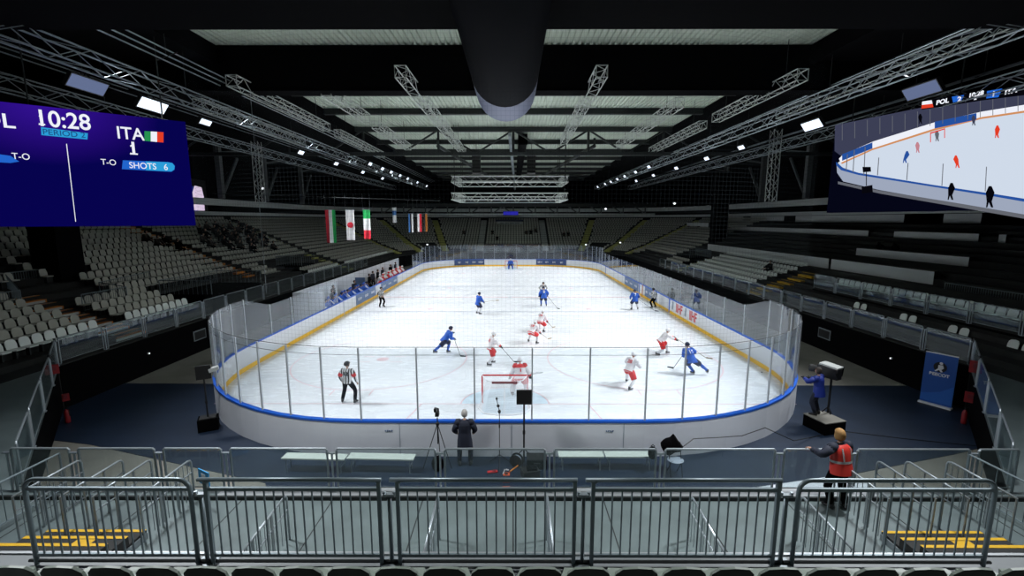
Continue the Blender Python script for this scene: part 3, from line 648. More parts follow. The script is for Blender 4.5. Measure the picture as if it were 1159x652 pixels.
t, J = person('person', 'camera operator in a blue jacket standing on a black case at the right boards', (11.05, 15.75, .42), .6, dict(STAND, ph=.94, lean=6, fL=(-.12, 0, 0), fR=(.12, 0, 0), hL=(-.2, .42, 1.3), hR=(.18, .4, 1.25)), dict(top='jacket_blue', legs='coat_navy', hair='hair_dark', hem=.22, puff=1.15, topname='jacket', gloves='black_rubber'), detail=0)
# behind the right glass
person('person', 'dark figure standing behind the glass of the right boards', (13.9, 37.0, 0), PI/2, dict(STAND), dict(top='hair_dark', legs='text_grey', hair='hair_dark', topname='jacket', hem=.15))
# --- benches: one of each kind then copies
SIT = dict(ph=.47, lean=14, py=-.1, fL=(-.14, .36, 0), fR=(.14, .36, 0), hL=(-.16, .42, .62), hR=(.16, .42, .62))
def bench_row(x, ys, base, label, group, rz=-PI/2, z=.0, jit=.1):
    out = []
    for i, y in enumerate(ys):
        r = random.Random(i*7+int(y*3)); lb = label % (nth(i+1) or 'first ')
        if i < len(base): o = base[i]; o.location = (x+r.uniform(-jit, jit), y, z); o.rotation_euler = (0, 0, rz+r.uniform(-.3, .3)); o['label'] = lb; o['group'] = group
        else: dup(base[i % len(base)], (x+r.uniform(-jit, jit), y, z), rz+r.uniform(-.3, .3), lb, group)
sb = [person('hockey_player', 'x', (0, 0, 0), 0, dict(SIT, lean=l, hp=5), F(BLUE, number=None, gloves=g, helmet=h, sleeve=sv), None)[0] for l, g, h, sv in ((4, 'navy', 'jersey_blue', 'white'), (14, 'white', 'navy', 'jersey_blue'), (8, 'navy', 'jersey_blue', 'jersey_blue'))]
bench_row(-14.05, [32.7+i*.54 for i in range(20)], sb, '%splayer in blue along the bench, counted from the near end', 'blue players on the left bench', z=.35)
sr = [person('hockey_player', 'x', (0, 0, 0), 0, dict(SIT, lean=l, hp=5), F(RED, number=None, helmet=h, top=tp), None)[0] for l, h, tp in ((10, 'white', 'jersey_white'), (22, 'red', 'red'), (16, 'white', 'jersey_white'))]
bench_row(-14.05, [47.5+i*.66 for i in range(15)], sr, '%splayer in white and red along the far bench, counted from its near end', 'white and red players on the far left bench', z=.5)
DK = dict(top='black_cloth', legs='black_cloth', hair='hair_dark', topname='jacket', hem=.2, puff=1.05)
sd = [person('person', 'x', (0, 0, 0), 0, dict(STAND, lean=l), F(DK, top=tp))[0] for l, tp in ((3, 'black_cloth'), (8, 'coat_navy'))]
for i, (x, y, lb) in enumerate(((-14.75, 33.6, 'staff member in black standing behind the near end of the blue bench'), (-14.3, 35.2, 'staff member in a dark patterned jacket amid the blue bench players'), (-15.1, 37.6, 'staff member in black standing against the grey wall behind the blue bench'), (-14.4, 40.6, 'dark-clothed coach standing at the far end of the blue bench'), (-14.6, 45.6, 'person in dark red standing between the two benches'), (-15.0, 48.0, 'staff member in black behind the near end of the red bench'), (-14.9, 49.6, 'second dark-clothed staff member from the near end behind the red bench'), (-15.1, 52.0, 'third dark-clothed staff member from the near end behind the red bench'), (-15.0, 55.2, 'fourth dark-clothed staff member behind the red bench'), (-15.3, 58.5, 'dark-clothed staff member farthest away behind the red bench'))):
    if i < 2: o = sd[i]; o.location = (x, y, .3); o.rotation_euler = (0, 0, -PI/2); o['label'] = lb; o['group'] = 'team staff behind the benches'
    else: dup(sd[i % 2], (x, y, .3), -PI/2+random.uniform(-.4, .4), lb, 'team staff behind the benches')
SD = [person('person', 'x', (0, 0, 0), 0, dict(SIT, lean=l, ph=.5), F(DK, top=tp))[0] for l, tp in ((4, 'black_cloth'), (18, 'hair_dark'))]
# team bench planks and kick floor
for y0, y1, lb in ((32.3, 43.6, 'long blue team bench platform behind the left boards'), (46.8, 58.2, 'long dark team bench platform behind the left boards, farther away')):
    b = thing('team_bench', lb, 'bench', (-14.2, (y0+y1)/2, 0)); L = (y1-y0)/2
    mb = MB(); mb.bx(-.75, .72, -L, L, -.05, .30, 'navy'); mb.build('step', None, b); mb = MB(); mb.bx(-.32, .02, -L, L, .68, .74, 'wood'); mb.build('seat_plank', None, b)
    for yy in (-L+.2, 0, L-.2):
        mb = MB(); mb.bx(-.3, 0, yy-.03, yy+.03, .30, .68, 'dark_steel'); mb.build('leg', None, b)
mb = MB(); mb.bx(-15.75, -15.65, 32, 62, -.05, 2.3, 'board_out'); mb.bx(-15.65, -13.5, 31.9, 32, -.05, 2.3, 'board_out'); mb.bx(-15.65, -14.7, 44.6, 44.7, 0, 1.8, 'ad_grey'); tag(mb.build('bench_screen'), 'pale grey partition wall standing behind the two team benches', 'partition')
# ================================================================== GRANDSTANDS (bowl on three sides)
HB = 18.0; YF = 80.0; RB = 9.0
RD = .8; NR = 17
def rz_(r):            # tread height of row r (0 = walkway behind the front rail)
    if r <= 0: return 1.75
    return 1.75+.25*min(r, 5)+.34*max(0, r-5)+(.0)
def off_(r): return 1.0+RD*(r-1) if r > 0 else 0.0      # front edge of row r
def bowl(d, y0=10.0, n=10, side=0):
    """open path at offset d: from near left to far to near right. side -1/1/0: part of it"""
    P = [(-(HB+d), y) for y in (y0, YF-RB)]
    P += [(-(HB-RB)+(RB+d)*cos(PI-PI/2*i/n), YF-RB+(RB+d)*sin(PI-PI/2*i/n)) for i in range(1, n+1)]
    P += [((HB-RB)+(RB+d)*cos(PI/2-PI/2*i/n), YF-RB+(RB+d)*sin(PI/2-PI/2*i/n)) for i in range(0, n+1)]
    P += [((HB+d), y0)]
    return P
def sweep_open(mb, prof, y0, m, lo=None, hi=None):
    L = [bowl(o, y0) for o, z in prof]; n = len(L[0]); lo = 0 if lo is None else lo; hi = n if hi is None else hi
    k = len(prof); w = hi-lo
    vs = [(L[j][i][0], L[j][i][1], prof[j][1]) for j in range(k) for i in range(lo, hi)]
    fs = [(j*w+i, j*w+i+1, (j+1)*w+i+1, (j+1)*w+i) for j in range(k-1) for i in range(w-1)]
    fs += [tuple(j*w for j in range(k)), tuple(j*w+w-1 for j in range(k-1, -1, -1))]
    mb.add(vs, fs, m)
prof = [(0, -.05), (0, 1.75), (1.0, 1.75)]
for r in range(1, NR+1): prof += [(off_(r), rz_(r)), (off_(r)+RD, rz_(r))]
prof += [(off_(NR)+4.5, rz_(NR)), (off_(NR)+4.5, -.05)]
nb = len(bowl(0))
def prof_until(r):
    p = [(0, -.05), (0, 1.75), (1.0, 1.75)]
    for q in range(1, r+1): p += [(off_(q), rz_(q)), (off_(q)+RD, rz_(q))]
    return p+[(off_(NR)+4.5, rz_(r)), (off_(NR)+4.5, -.05)]
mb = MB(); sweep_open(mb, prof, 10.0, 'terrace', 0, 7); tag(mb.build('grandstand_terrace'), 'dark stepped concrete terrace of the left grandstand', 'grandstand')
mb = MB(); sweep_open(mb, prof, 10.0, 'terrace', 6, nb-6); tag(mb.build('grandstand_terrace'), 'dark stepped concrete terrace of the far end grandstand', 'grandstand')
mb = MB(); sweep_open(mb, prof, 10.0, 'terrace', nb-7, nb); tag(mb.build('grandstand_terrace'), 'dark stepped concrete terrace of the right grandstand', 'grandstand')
# black skirts on the faces towards the ice
def skirt(mb, z0, z1, y0, lo, hi):
    sweep_open(mb, [(-.03, z0), (-.03, z1), (-.005, z1), (-.005, z0)], y0, 'black_cloth', lo, hi)
mb = MB(); skirt(mb, -.05, 1.70, 17.3, 0, nb)
for s in (-1, 1): mb.add([(s*18.03, 17.3, -.05), (s*12.0, 10.2, -.05), (s*12.0, 10.2, .97), (s*18.03, 17.3, 1.72), (s*18.1, 17.26, -.05), (s*12.07, 10.14, -.05), (s*12.07, 10.14, .97), (s*18.1, 17.26, 1.72)], [(0, 1, 2, 3), (4, 7, 6, 5), (3, 2, 6, 7), (0, 4, 5, 1)], 'black_cloth')
mb.bx(-12.0, 12.0, 10.17, 10.2, -.05, .93, 'black_cloth')
tag(mb.build('skirting_drape'), 'black cloth skirting hung along the foot of the stands and walkways', 'drape')
# near corner walkways (ramping from 1.75 down to 1.0) and the lower platform
for s, lb in ((-1, 'left'), (1, 'right')):
    mb = MB(); Q = [(18.0, 17.3, 1.75), (18.0, 10.0, 1.75), (13.6, 5.0, 1.0), (12.0, 5.0, 1.0), (12.0, 10.2, 1.0)]
    vs = [(s*x, y, z) for x, y, z in Q]+[(s*x, y, z-.12) for x, y, z in Q]
    mb.add(vs, [(0, 1, 2, 3, 4), (9, 8, 7, 6, 5)]+[(i, i+5, (i+1) % 5+5, (i+1) % 5) for i in range(5)], 'platform'); tag(mb.build('corner_walkway'), f'greenish grey sloping corner walkway at the near {lb} of the hall', 'walkway')
pf = thing('platform', 'greenish grey lower platform between the two near railings', 'platform', (0, 7.6, 0))
mb = MB(); mb.bx(-12.0, 12.0, -3.6, 2.55, .86, 1.0, 'platform'); mb.build('deck', None, pf)
mb = MB(); mb.bx(-7.0, 8.6, 2.2, 2.6, 1.0, 1.012, 'aluminium'); mb.build('edge_plate', None, pf)
mb = MB()
for i in range(-5, 6): mb.bx(i*2.1-.012, i*2.1+.012, -3.6, 2.2, 1.0, 1.004, 'dark_steel')
mb.bx(-7, -3.2, -.7, -.3, 1.0, 1.006, 'concrete'); mb.bx(-2.6, -.2, -.7, -.35, 1.0, 1.006, 'concrete'); mb.bx(2.0, 5.4, -.7, -.35, 1.0, 1.006, 'concrete'); mb.build('plank_joint', None, pf)
mb = MB(); mb.bx(-12, 12, 2.10, 2.16, 1.0, 1.09, 'dark_steel'); mb.build('kerb', None, pf)
# upper walkway just in front of the camera
wk = thing('upper_walkway', 'grey upper walkway under the near barriers at the bottom of the picture', 'walkway', (0, 0, 0))
mb = MB(); mb.bx(-14, 14, 3.2, 5.18, 3.1, 3.25, 'walkway'); mb.build('deck', None, wk)
mb = MB(); mb.bx(-14, 14, 5.18, 5.22, 3.0, 3.27, 'aluminium'); mb.build('edge_strip', None, wk)
mb = MB(); mb.bx(-7.2, 7.2, 5.0, 5.05, 1.0, 3.1, 'dark_steel'); mb.build('fascia', None, wk)
# concrete terrace under the camera
mb = MB()
for i, z in enumerate((3.25, 3.6, 4.0, 4.4, 4.8, 5.2, 5.6)): mb.bx(-16, 16, 3.2-.85*(i+1), 3.2-.85*i, 0, z, 'terrace')
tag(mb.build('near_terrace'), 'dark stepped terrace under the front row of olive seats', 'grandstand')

# ------------------------------------------------------------------ seats
def seat_parts():
    b = MB(); W = .42; n = 8; rows = []
    pts = [(-.2, .0), (-.21, .18), (-.19, .31), (-.13, .375), (0, .395), (.13, .375), (.19, .31), (.21, .18), (.2, .0)]
    f = [(x, .03-.9*x*x, z) for x, z in pts]; k = [(x, y-.03, z) for x, y, z in f]
    f = [(x, -.16-.0-(z*.18)+.6*x*x, z) for x, z in pts]; k = [(x, y-.028, z) for x, y, z in f]; m = len(pts)
    b.add(f+k, [tuple(range(m)), tuple(range(2*m-1, m-1, -1))]+[(i, i+m, (i+1) % m+m, (i+1) % m) for i in range(m)], None)
    p = MB(); q = [(-.2, -.16), (-.21, .1), (-.17, .2), (0, .22), (.17, .2), (.21, .1), (.2, -.16)]
    m2 = len(q); p.add([(x, y, .02-.02*(abs(x) < .1)) for x, y in q]+[(x, y, -.03) for x, y in q], [tuple(range(m2)), tuple(range(2*m2-1, m2-1, -1))]+[(i, i+m2, (i+1) % m2+m2, (i+1) % m2) for i in range(m2)], None)
    s = MB(); s.bx(-.03, .03, -.16, .0, -.38, -.03, None); s.bx(-.16, .16, -.12, -.06, -.06, -.03)
    return b, p, s
SB, SP, SS = seat_parts()
ME = {}
for mm in ('seat_cream', 'seat_white_lit', 'seat_olive'):
    ME[mm] = (SB.mesh('backrest', mm, True), SP.mesh('seat_pan', mm), SS.mesh('support', 'dark_steel'))
    for e in ME[mm][0].polygons: e.use_smooth = False
def make_seat(loc, rz, label, group, m='seat_cream'):
    t = thing('stadium_seat', label, 'seat', loc, rz, group); a, b, c = ME[m]
    link('backrest', a, t); link('seat_pan', b, t); link('support', c, t); return t
def seat_low(mb, x, y, z, rz, m):
    """the same seat with fewer corners, for the mass far away"""
    c, s = cos(rz), sin(rz)
    def T(p): return (x+c*p[0]-s*p[1], y+s*p[0]+c*p[1], z+p[2])
    f = [(-.21, -.16, 0), (-.2, -.19, .2), (-.12, -.2, .27), (.12, -.2, .27), (.2, -.19, .2), (.21, -.16, 0)]
    vs = [T(p) for p in f]+[T((p[0], p[1]-.03, p[2])) for p in f]+[T(p) for p in ((-.2, -.16, .01), (.2, -.16, .01), (.2, .2, .01), (-.2, .2, .01), (-.2, .2, -.04), (.2, .2, -.04))]
    mb.add(vs, [(0, 1, 2, 3, 4, 5), (11, 10, 9, 8, 7, 6), (1, 7, 8, 2), (2, 8, 9, 3), (3, 9, 10, 4), (12, 13, 14, 15), (15, 14, 17, 16)], m)
# camera frame test, so that only seats the photo can show are built
def proj(X, Y, Z):
    t = .1485; z = Z-CAM_H; d = Y*cos(t)-z*sin(t); u = Y*sin(t)+z*cos(t)
    return (579.5+515.1*X/d, 326-515.1*u/d, d) if d > .5 else None
# layout on the straight sides: (row, y0, y1)
left_blocks = []
for r in range(1, 5): left_blocks += [(r, 13.2, 20.9), (r, 22.7, 26.9+.05*r)]
for r in (5, 6): left_blocks += [(r, 13.2, 20.9)]
for r in range(5, 18): left_blocks += [(r, 25.6 if r < 8 else 24.2, 36.8)]
for r in range(8, 18): left_blocks += [(r, 20.0, 22.6)]
for r in range(1, 18):
    a = 38.3; b = 51.5
    if r <= 5: a, b = (38.3, 40.5) if r > 2 else (43.5, 50.5)
    left_blocks += [(r, a, b), (r, 53, 71)]
right_blocks = []
for r in range(1, 7): right_blocks += [(r, 36.7, 50.4)]
for r in range(3, 18): right_blocks += [(r, 59.5, 71)]
right_blocks += [(1, 53, 58), (2, 53, 58)]
aisle_ang = (0.30, .80, 1.27)
cand = []          # (size, x, y, z, rz, m, side, row, block, idx)
def addrow(side, r, y0, y1, blk, dx=.45, z=None, xoff=None, m=None, pitch=.5):
    z = rz_(r)+.43 if z is None else z; X = (HB+off_(r)+dx) if xoff is None else xoff
    n = int((y1-y0)/pitch); 
    for i in range(n+1):
        y = y0+i*pitch; x = side*X; p = proj(x, y, z+.2)
        if abs(x+25.7) < 1.2 and abs(y-25.6) < 1.2 or abs(x-26.8) < 1.3 and abs(y-60) < 1.3 or (x > 24.2 and y < 58.3): continue
        if p is None or not (-25 < p[0] < 1184): continue
        cand.append((abs(515.1*.4/p[2]), x, y, z, PI/2*side, m or ('seat_white_lit' if (side < 0 and r == 1) or (side > 0 and r <= 6 and y0 < 51) else 'seat_cream'), side, r, blk, i, n))  # lower rows get a paler seat: floodlight spill put into the colour
bi = {}
for side, B in ((-1, left_blocks), (1, right_blocks)):
    for r, a, b in B:
        blk = sum(1 for q in B if q[0] == r and q[1] < a); addrow(side, r, a, b, blk)
# right: second tier rows behind the inner glass rail, and pairs of seats behind the front rail
T2X, T2Z = 21.4, 2.62
for k in range(1): addrow(1, 3+k, 14.5, 31.6, 7, xoff=T2X+1.3+.8*k, z=T2Z+.42+.25*k, m='seat_white_lit')
for pi_, y in enumerate((15.3, 17.6, 20.2, 22.9, 26.2)):
    addrow(1, 1, y, y+.6, 10+pi_, xoff=20.3, z=2.2, m='seat_white_lit', pitch=.55)
for side in (-1, 1):
    for r in range(1, 18):
        R_ = RB+off_(r)+.45; n = int(R_*PI/2/.5)
        for i in range(n):
            a = PI/2*i/n
            if any(abs(a-q)*R_ < .75 for q in aisle_ang): continue
            if r <= 4 and .9 < a < 1.15: continue
            x = side*((HB-RB)+R_*cos(a)); y = YF-RB+R_*sin(a); cand.append((0, x, y, rz_(r)+.43, PI/2*side+side*a*1.0 if False else math.atan2(-(x-side*(HB-RB)), (y-(YF-RB))) + PI, 'seat_cream', side, r, 30, i, n))
for r in range(1, 18):
    n = 35
    for i in range(n+1):
        x = -8.9+i*.51
        if abs(x+6.0) < .75 or abs(x-5.8) < .75 or (r <= 3 and abs(x) < 5): continue
        cand.append((0, x, YF+off_(r)+.45, rz_(r)+.43, PI, 'seat_cream', 0, r, 40, i, n))
cand.sort(key=lambda c: -c[0])
BN = {-1: 'left', 1: 'right'}
def blockname(side, blk, r, y):
    if side < 0:
        if y < 21.2: return 'nearest left block'
        if r <= 4 and y < 28: return 'second left block, past the orange steps'
        if y < 37: return 'upper left block'
        return 'left stand beyond the long stairs'
    if blk == 7: return 'inner right tier behind glass rail'
    if blk >= 10: return 'right front walkway'
    if y < 50.6: return 'middle right block'
    return 'far right block'
stuff = MB(); cnt = 0; NEAR = 272; used = {}
for c in cand:
    sz, x, y, z, rot, m, side, r, blk, i, n = c
    p = proj(x, y, z+.2)
    vis = p and -8 < p[0] < 1167 and p[1] > 255 and p[1] < 600 and not (p[0] < 222 and p[1] < 262)
    if cnt < NEAR and sz > 0 and vis:
        if blk >= 10 and side > 0:
            lb = f'white seat of the {ordn(blk-9)} pair on the right front walkway, {"near" if i == 0 else "far"} one'
        else: lb = f'pale seat {i+1 and ordn(n-i+1)} from the far end, {ordn(r if blk != 7 else r-2)} row, {blockname(side, blk, r, y)}'
        make_seat((x, y, z), rot, lb, f'seats of the {blockname(side, blk, r, y)}', m); cnt += 1
    elif p and (-25 < p[0] < 1184): seat_low(stuff, x, y, z, rot, m)
tag(stuff.build('stadium_seats'), 'mass of pale seats filling the farther rows of all three stands', 'seats', kind='stuff')
# front row before the camera, seen from behind
for i in range(26):
    make_seat((-5.03+i*.44, 3.95, 3.93), 0, f'dark olive seat back at the bottom edge, {ordn(i+1)} from the left', 'olive seats along the bottom edge', 'seat_olive')

# ------------------------------------------------------------------ aisle steps
def aisle(side, y, w, r0, r1, m, label, pale=True):
    a = thing('aisle_steps', label, 'steps', (0, 0, 0)); mb = MB(); mb2 = MB()
    for r in range(r0, r1+1):
        X = HB+off_(r); z = rz_(r); h = z-rz_(r-1)
        mb.bx(side*(X-.32), side*(X-.0), y, y+w, rz_(r-1), z-h/2, m); mb2.bx(side*(X+.0), side*(X+.28), y-.1, y+w, z, z+.012, 'pale_step') if pale else None
        if pale: mb2.bx(side*(X-.34), side*(X-.325), y-.35, y+w-.1, rz_(r-1)+.01, rz_(r-1)+.13, 'pale_step')
        mb.bx(side*(X), side*(X+.09), y, y+w, z, z+.02, m)
    mb.build('step', None, a)
    if pale: mb2.build('tread', None, a)
aisle(-1, 21.1, 1.4, 1, 7, 'orange', 'orange and pale aisle steps climbing between the two nearest left blocks')
aisle(-1, 37.0, 1.2, 5, 17, 'orange', 'orange edged long stairs in the upper left stand', False)
aisle(-1, 51.7, 1.2, 1, 17, 'olive_yellow', 'olive yellow stairs in the left stand above the red team bench', False)
aisle(1, 34.4, 1.7, 1, 6, 'yellow', 'yellow aisle steps beside the middle right block', False)
aisle(1, 16.2, 1.3, 5, 9, 'orange', 'orange and white aisle steps at the right edge of the picture')
aisle(1, 51.0, 1.2, 1, 5, 'olive_yellow', 'olive yellow steps at the far end of the middle right block', False)
def fan_aisle(side, a, label):
    mb = MB()
    for r in range(1, 18):
        for q in (0, .4):
            R_ = RB+off_(r)+q; x = side*((HB-RB)+R_*cos(a)); y = YF-RB+R_*sin(a)
            mb.box((x, y, rz_(r)+(.15 if q else .08)), (.28, 1.1, .30 if q else .16), 'olive_yellow', rz=a*side if side > 0 else PI-a)
    tag(mb.build('aisle_steps'), label, 'steps')
k = 0
for side in (-1, 1):
    for i, a in enumerate(aisle_ang): fan_aisle(side, a, f'{ordn(i+1)} olive yellow stairs round the far {BN[side]} corner')
for x, lb in ((-6.0, 'pale yellow stairs left of the middle of the far stand'), (5.8, 'pale yellow stairs right of the middle of the far stand')):
    mb = MB()
    for r in range(1, 18):
        for q in (0, .4): mb.bx(x-.55, x+.55, YF+off_(r)+q, YF+off_(r)+q+.26, rz_(r)-.02, rz_(r)+(.30 if q else .16), 'pale_step')
    tag(mb.build('aisle_steps'), lb, 'steps')
# vomitory openings: dark boxes with a rail round them
def vom(side, y0, y1, r0, r1, label, rail=True):
    v = thing('stand_entrance', label, 'entrance', (0, 0, 0)); mb = MB(); x0, x1 = HB+off_(r0)-.05, HB+off_(r1)+RD
    zt = rz_(r1)+.05; mb.bx(side*x0, side*x1, y0, y1, rz_(r0-1)+.0, zt, 'black_cloth'); mb.build('opening', None, v)
    mb = MB(); 
    for yy in (y0, y1):
        mb.tube((side*x0, yy, zt+.9), (side*x1, yy, zt+.9), .022, 6, 'rail_steel')
        for k in range(12): xx = x0+(x1-x0)*k/11; mb.tube((side*xx, yy, zt), (side*xx, yy, zt+.9), .010 if k % 11 else .022, 5, 'rail_steel')
    mb.tube((side*x1, y0, zt+.9), (side*x1, y1, zt+.9), .022, 6, 'rail_steel')
    n = int((y1-y0)/.14)
    for k in range(n+1): mb.tube((side*x1, y0+(y1-y0)*k/n, zt), (side*x1, y0+(y1-y0)*k/n, zt+.9), .010, 5, 'rail_steel')
    mb.build('guard_rail', None, v)
vom(-1, 28.2, 33.8, 1, 4, 'black entrance opening with a railing right of the second left block')
vom(-1, 44.0, 46.8, 3, 5, 'black entrance opening in the left stand behind the blue bench')
vom(1, 53.0, 57.5, 3, 5, 'black entrance opening with a railing in the far right stand')
def railfence(name, pts, h, label, sp=.12, m='rail_steel', r=.022, group=None, base=None):
    f = thing(name, label, 'railing', (0, 0, 0), 0, group); top = [Vector(p)+Vector((0, 0, h)) for p in pts]
    mb = MB(); mb.path(top, r, 8, m); mb.build('top_rail', None, f)
    mb = MB(); mb.path([Vector(p)+Vector((0, 0, .12)) for p in pts], r*.7, 6, m); mb.build('bottom_rail', None, f)
    for p in pts: q = MB(); q.tube(p, Vector(p)+Vector((0, 0, h)), r, 8, m); q.build('post', None, f)
    mb = MB()
    for a, b in zip(pts[:-1], pts[1:]):
        a = Vector(a); b = Vector(b); n = max(1, int((b-a).length/sp))
        for k in range(1, n): p = a.lerp(b, k/n); mb.tube(p+Vector((0, 0, .12)), p+Vector((0, 0, h)), r*.42, 5, m)
    mb.build('baluster', None, f); return f
railfence('guard_railing', [(-21.9, 22.7, 2.75), (-21.9, 25.4, 2.75), (-23.4, 25.4, 3.0), (-23.4, 29.0, 3.2)], .95, 'dark railing behind the second left block, under the pillar')
railfence('guard_railing', [(-23.0, 17.0, 3.2), (-23.0, 20.9, 3.2), (-25.5, 22.6, 3.8), (-25.5, 24.6, 3.8)], 1.0, 'dark railing behind the nearest left block')
railfence('guard_railing', [(23.9, 14.2, 3.0), (23.9, 19.5, 3.0), (23.9, 25.0, 3.0)], 1.0, 'dark railing behind the inner right tier of white seats')
# black pillars in the stands
for x, y, lb, w in ((-25.7, 25.6, 'tall black cloth-covered pillar standing in the left stand', 1.5), (26.8, 60.0, 'tall black pillar in the far part of the right stand', 1.6)):
    mb = MB(); mb.bx(x-w/2, x+w/2, y-w/2, y+w/2, 3.0, 13.5, 'black_cloth'); mb.bx(x-w/2-.06, x+w/2+.06, y-w/2-.06, y+w/2+.06, 3.0, 3.3, 'black_cloth'); tag(mb.build('stand_pillar'), lb, 'pillar')

# ------------------------------------------------------------------ right side: inner tier + media desks
it = thing('inner_tier', 'raised black-fronted inner tier of the near right stand', 'tier', (0, 0, 0))
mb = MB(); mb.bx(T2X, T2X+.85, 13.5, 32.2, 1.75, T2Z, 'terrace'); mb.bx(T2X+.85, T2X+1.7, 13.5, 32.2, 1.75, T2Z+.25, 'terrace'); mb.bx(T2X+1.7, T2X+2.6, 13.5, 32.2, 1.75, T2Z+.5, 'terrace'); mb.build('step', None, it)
mb = MB(); mb.bx(T2X-.03, T2X-.005, 13.5, 32.2, 1.75, T2Z-.02, 'black_cloth'); mb.build('front_cloth', None, it)
# media tribune: black body with long pale desks on it
def line_desk(x, z, y0, y1, h, label, w=.5):
    d = thing('media_desk', label, 'desk', (x, (y0+y1)/2, z), 0, 'long pale desks of the right stand'); L = (y1-y0)/2
    mb = MB(); mb.bx(-.03, .0, -L, L, -h, 0, 'desk'); mb.build('front_panel', None, d)
    mb = MB(); mb.bx(-.03, w, -L, L, 0, .03, 'black_paint'); mb.build('desktop', None, d)
    for yy in (-L+.1, 0, L-.1): mb = MB(); mb.bx(.02, w-.05, yy-.03, yy+.03, -h-.15, 0, 'black_paint'); mb.build('trestle', None, d)
mt = thing('media_tribune', 'black-clad stepped tribune carrying the long pale desks on the right', 'tribune', (0, 0, 0))
def from_px(x0, x1, yt, X):
    """depth range of a desk that runs along the right stand at distance X"""
    return 515.1*X/(x1-579.5), 515.1*X/(x0-579.5)
DS = [(940, 1058, 24.6, 4.45, .8, 'lowest pale desk on the right, above the inner tier'), (799, 937, 24.6, 4.45, .8, 'lowest pale desk on the right, above the middle right block'),
      (967, 1095, 27.0, 5.25, .9, 'second lowest pale desk on the right, with dark objects on it'),
      (1007, 1102, 30.0, 6.55, .8, 'third pale desk from the bottom, nearest of its level'), (823, 978, 30.0, 6.55, .85, 'third pale desk from the bottom, middle of its level'), (787, 813, 30.0, 6.55, .8, 'short far desk of the third level on the right'),
      (1125, 1133, 30.0, 6.55, .8, 'tiny pale desk end at the right edge of the third level'),
      (895, 1016, 33.0, 7.9, .7, 'long pale desk of the top level on the right'), (845, 882, 33.0, 7.9, .6, 'short pale desk of the top level, middle one'), (817, 836, 33.0, 7.9, .6, 'short pale desk of the top level, farthest one'), (1060, 1102, 33.0, 7.9, .7, 'pale desk of the top level just below the big screen'), (774, 798, 28.4, 7.0, .5, 'farthest small pale desk of the right stand')]
for x0, x1, X, z, h, lb in DS:
    a, b = from_px(x0, x1, 0, X); line_desk(X, z, a, b, h, lb)
mb = MB()
for X, X2, z in ((24.45, 27.0, 3.62), (26.85, 30.0, 4.3), (29.85, 33.0, 5.7), (32.85, 37.2, 7.15)): mb.bx(X, X2, 19.5, 58, 1.8, z, 'black_cloth')
mb.build('step', None, mt)
mb = MB(); mb.bx(29.8, 37.2, 12.0, 19.5, 1.8, 7.3, 'black_cloth'); mb.build('side_step', None, mt)

# ------------------------------------------------------------------ glass guard rails (post pairs, tube frame, pane)
GRN = {}
def grail(a, b, h, label, group, m='steel', pane=True, cap=False, zb=None):
    a = Vector(a); b = Vector(b); d = (b-a); L = Vector((d.x, d.y, 0)).length; rot = math.atan2(d.y, d.x); g = thing('glass_guardrail', label, 'guardrail', tuple(a), rot, group)
    dz = b.z-a.z; gap = .11
    def P(u, z): return (u, 0, dz*u/L+z)
    mb = MB(); mb.path([P(gap, .02), P(gap, h-.03), P(gap+.03, h), P(L-gap-.03, h), P(L-gap, h-.03), P(L-gap, .02)], .026, 8, m); mb.tube(P(gap, .12), P(L-gap, .12), .014, 6, m); mb.build('frame', None, g)
    if pane:
        mb = MB(); vs = [P(gap+.02, .14), P(L-gap-.02, .14), P(L-gap-.02, h-.03), P(gap+.02, h-.03)]; vs = [(x, y+o_, z) for o_ in (-.006, .006) for x, y, z in vs]
        mb.add(vs, [(0, 1, 2, 3), (7, 6, 5, 4), (0, 4, 5, 1), (1, 5, 6, 2), (2, 6, 7, 3), (3, 7, 4, 0)], 'guard_glass'); mb.build('glass_pane', None, g)
    mb = MB(); mb.tube(P(0, 0), P(0, h*.9), .025, 8, 'bright_steel'); mb.box(P(0, h*.9), (.17, .06, .03), 'bright_steel'); mb.box(P(0, .01), (.14, .1, .02), m); mb.build('stub_post', None, g)
    if cap:
        mb = MB(); mb.tube(P(0, h*.9), P(0, h+.05), .04, 8, 'black_rubber'); mb.build('post_cap', None, g)
    return g
LR = [(-18.1, 17.3+2.2*i) for i in range(24)]
for i in range(18): grail((-18.08, 17.4+2.15*i, 1.75), (-18.08, 17.4+2.15*(i+1), 1.75), 1.05, f'glass guardrail along the left stand, {ordn(i+1)} from the near corner', 'glass guardrails along the left stand')
for i in range(18): grail((18.08, 17.4+2.15*i, 1.75), (18.08, 17.4+2.15*(i+1), 1.75), 1.05, f'glass guardrail along the right stand, {ordn(i+1)} from the near corner', 'glass guardrails along the right stand', cap=(i < 6))
for i in range(8): grail((T2X-.02, 14.2+2.25*i, T2Z), (T2X-.02, 14.2+2.25*(i+1), T2Z), 1.05, f'glass guardrail of the inner right tier, {ordn(i+1)} from the near end', 'glass guardrails of the inner right tier')
# chamfer rails at the near corners
for s, nm in ((-1, 'left'), (1, 'right')):
    A = [(s*17.9, 17.2, 1.75), (s*16.2, 15.3, 1.66), (s*14.8, 13.6, 1.45), (s*13.3, 11.8, 1.2), (s*12.0, 10.25, 1.02)]
    for i in range(4): grail(A[i], A[i+1], 1.07, f'guardrail on the slanting near {nm} corner, {ordn(i+1)} from the top', f'guardrails of the near {nm} corner', m='bright_steel' if s > 0 else 'steel', cap=(i < 2))
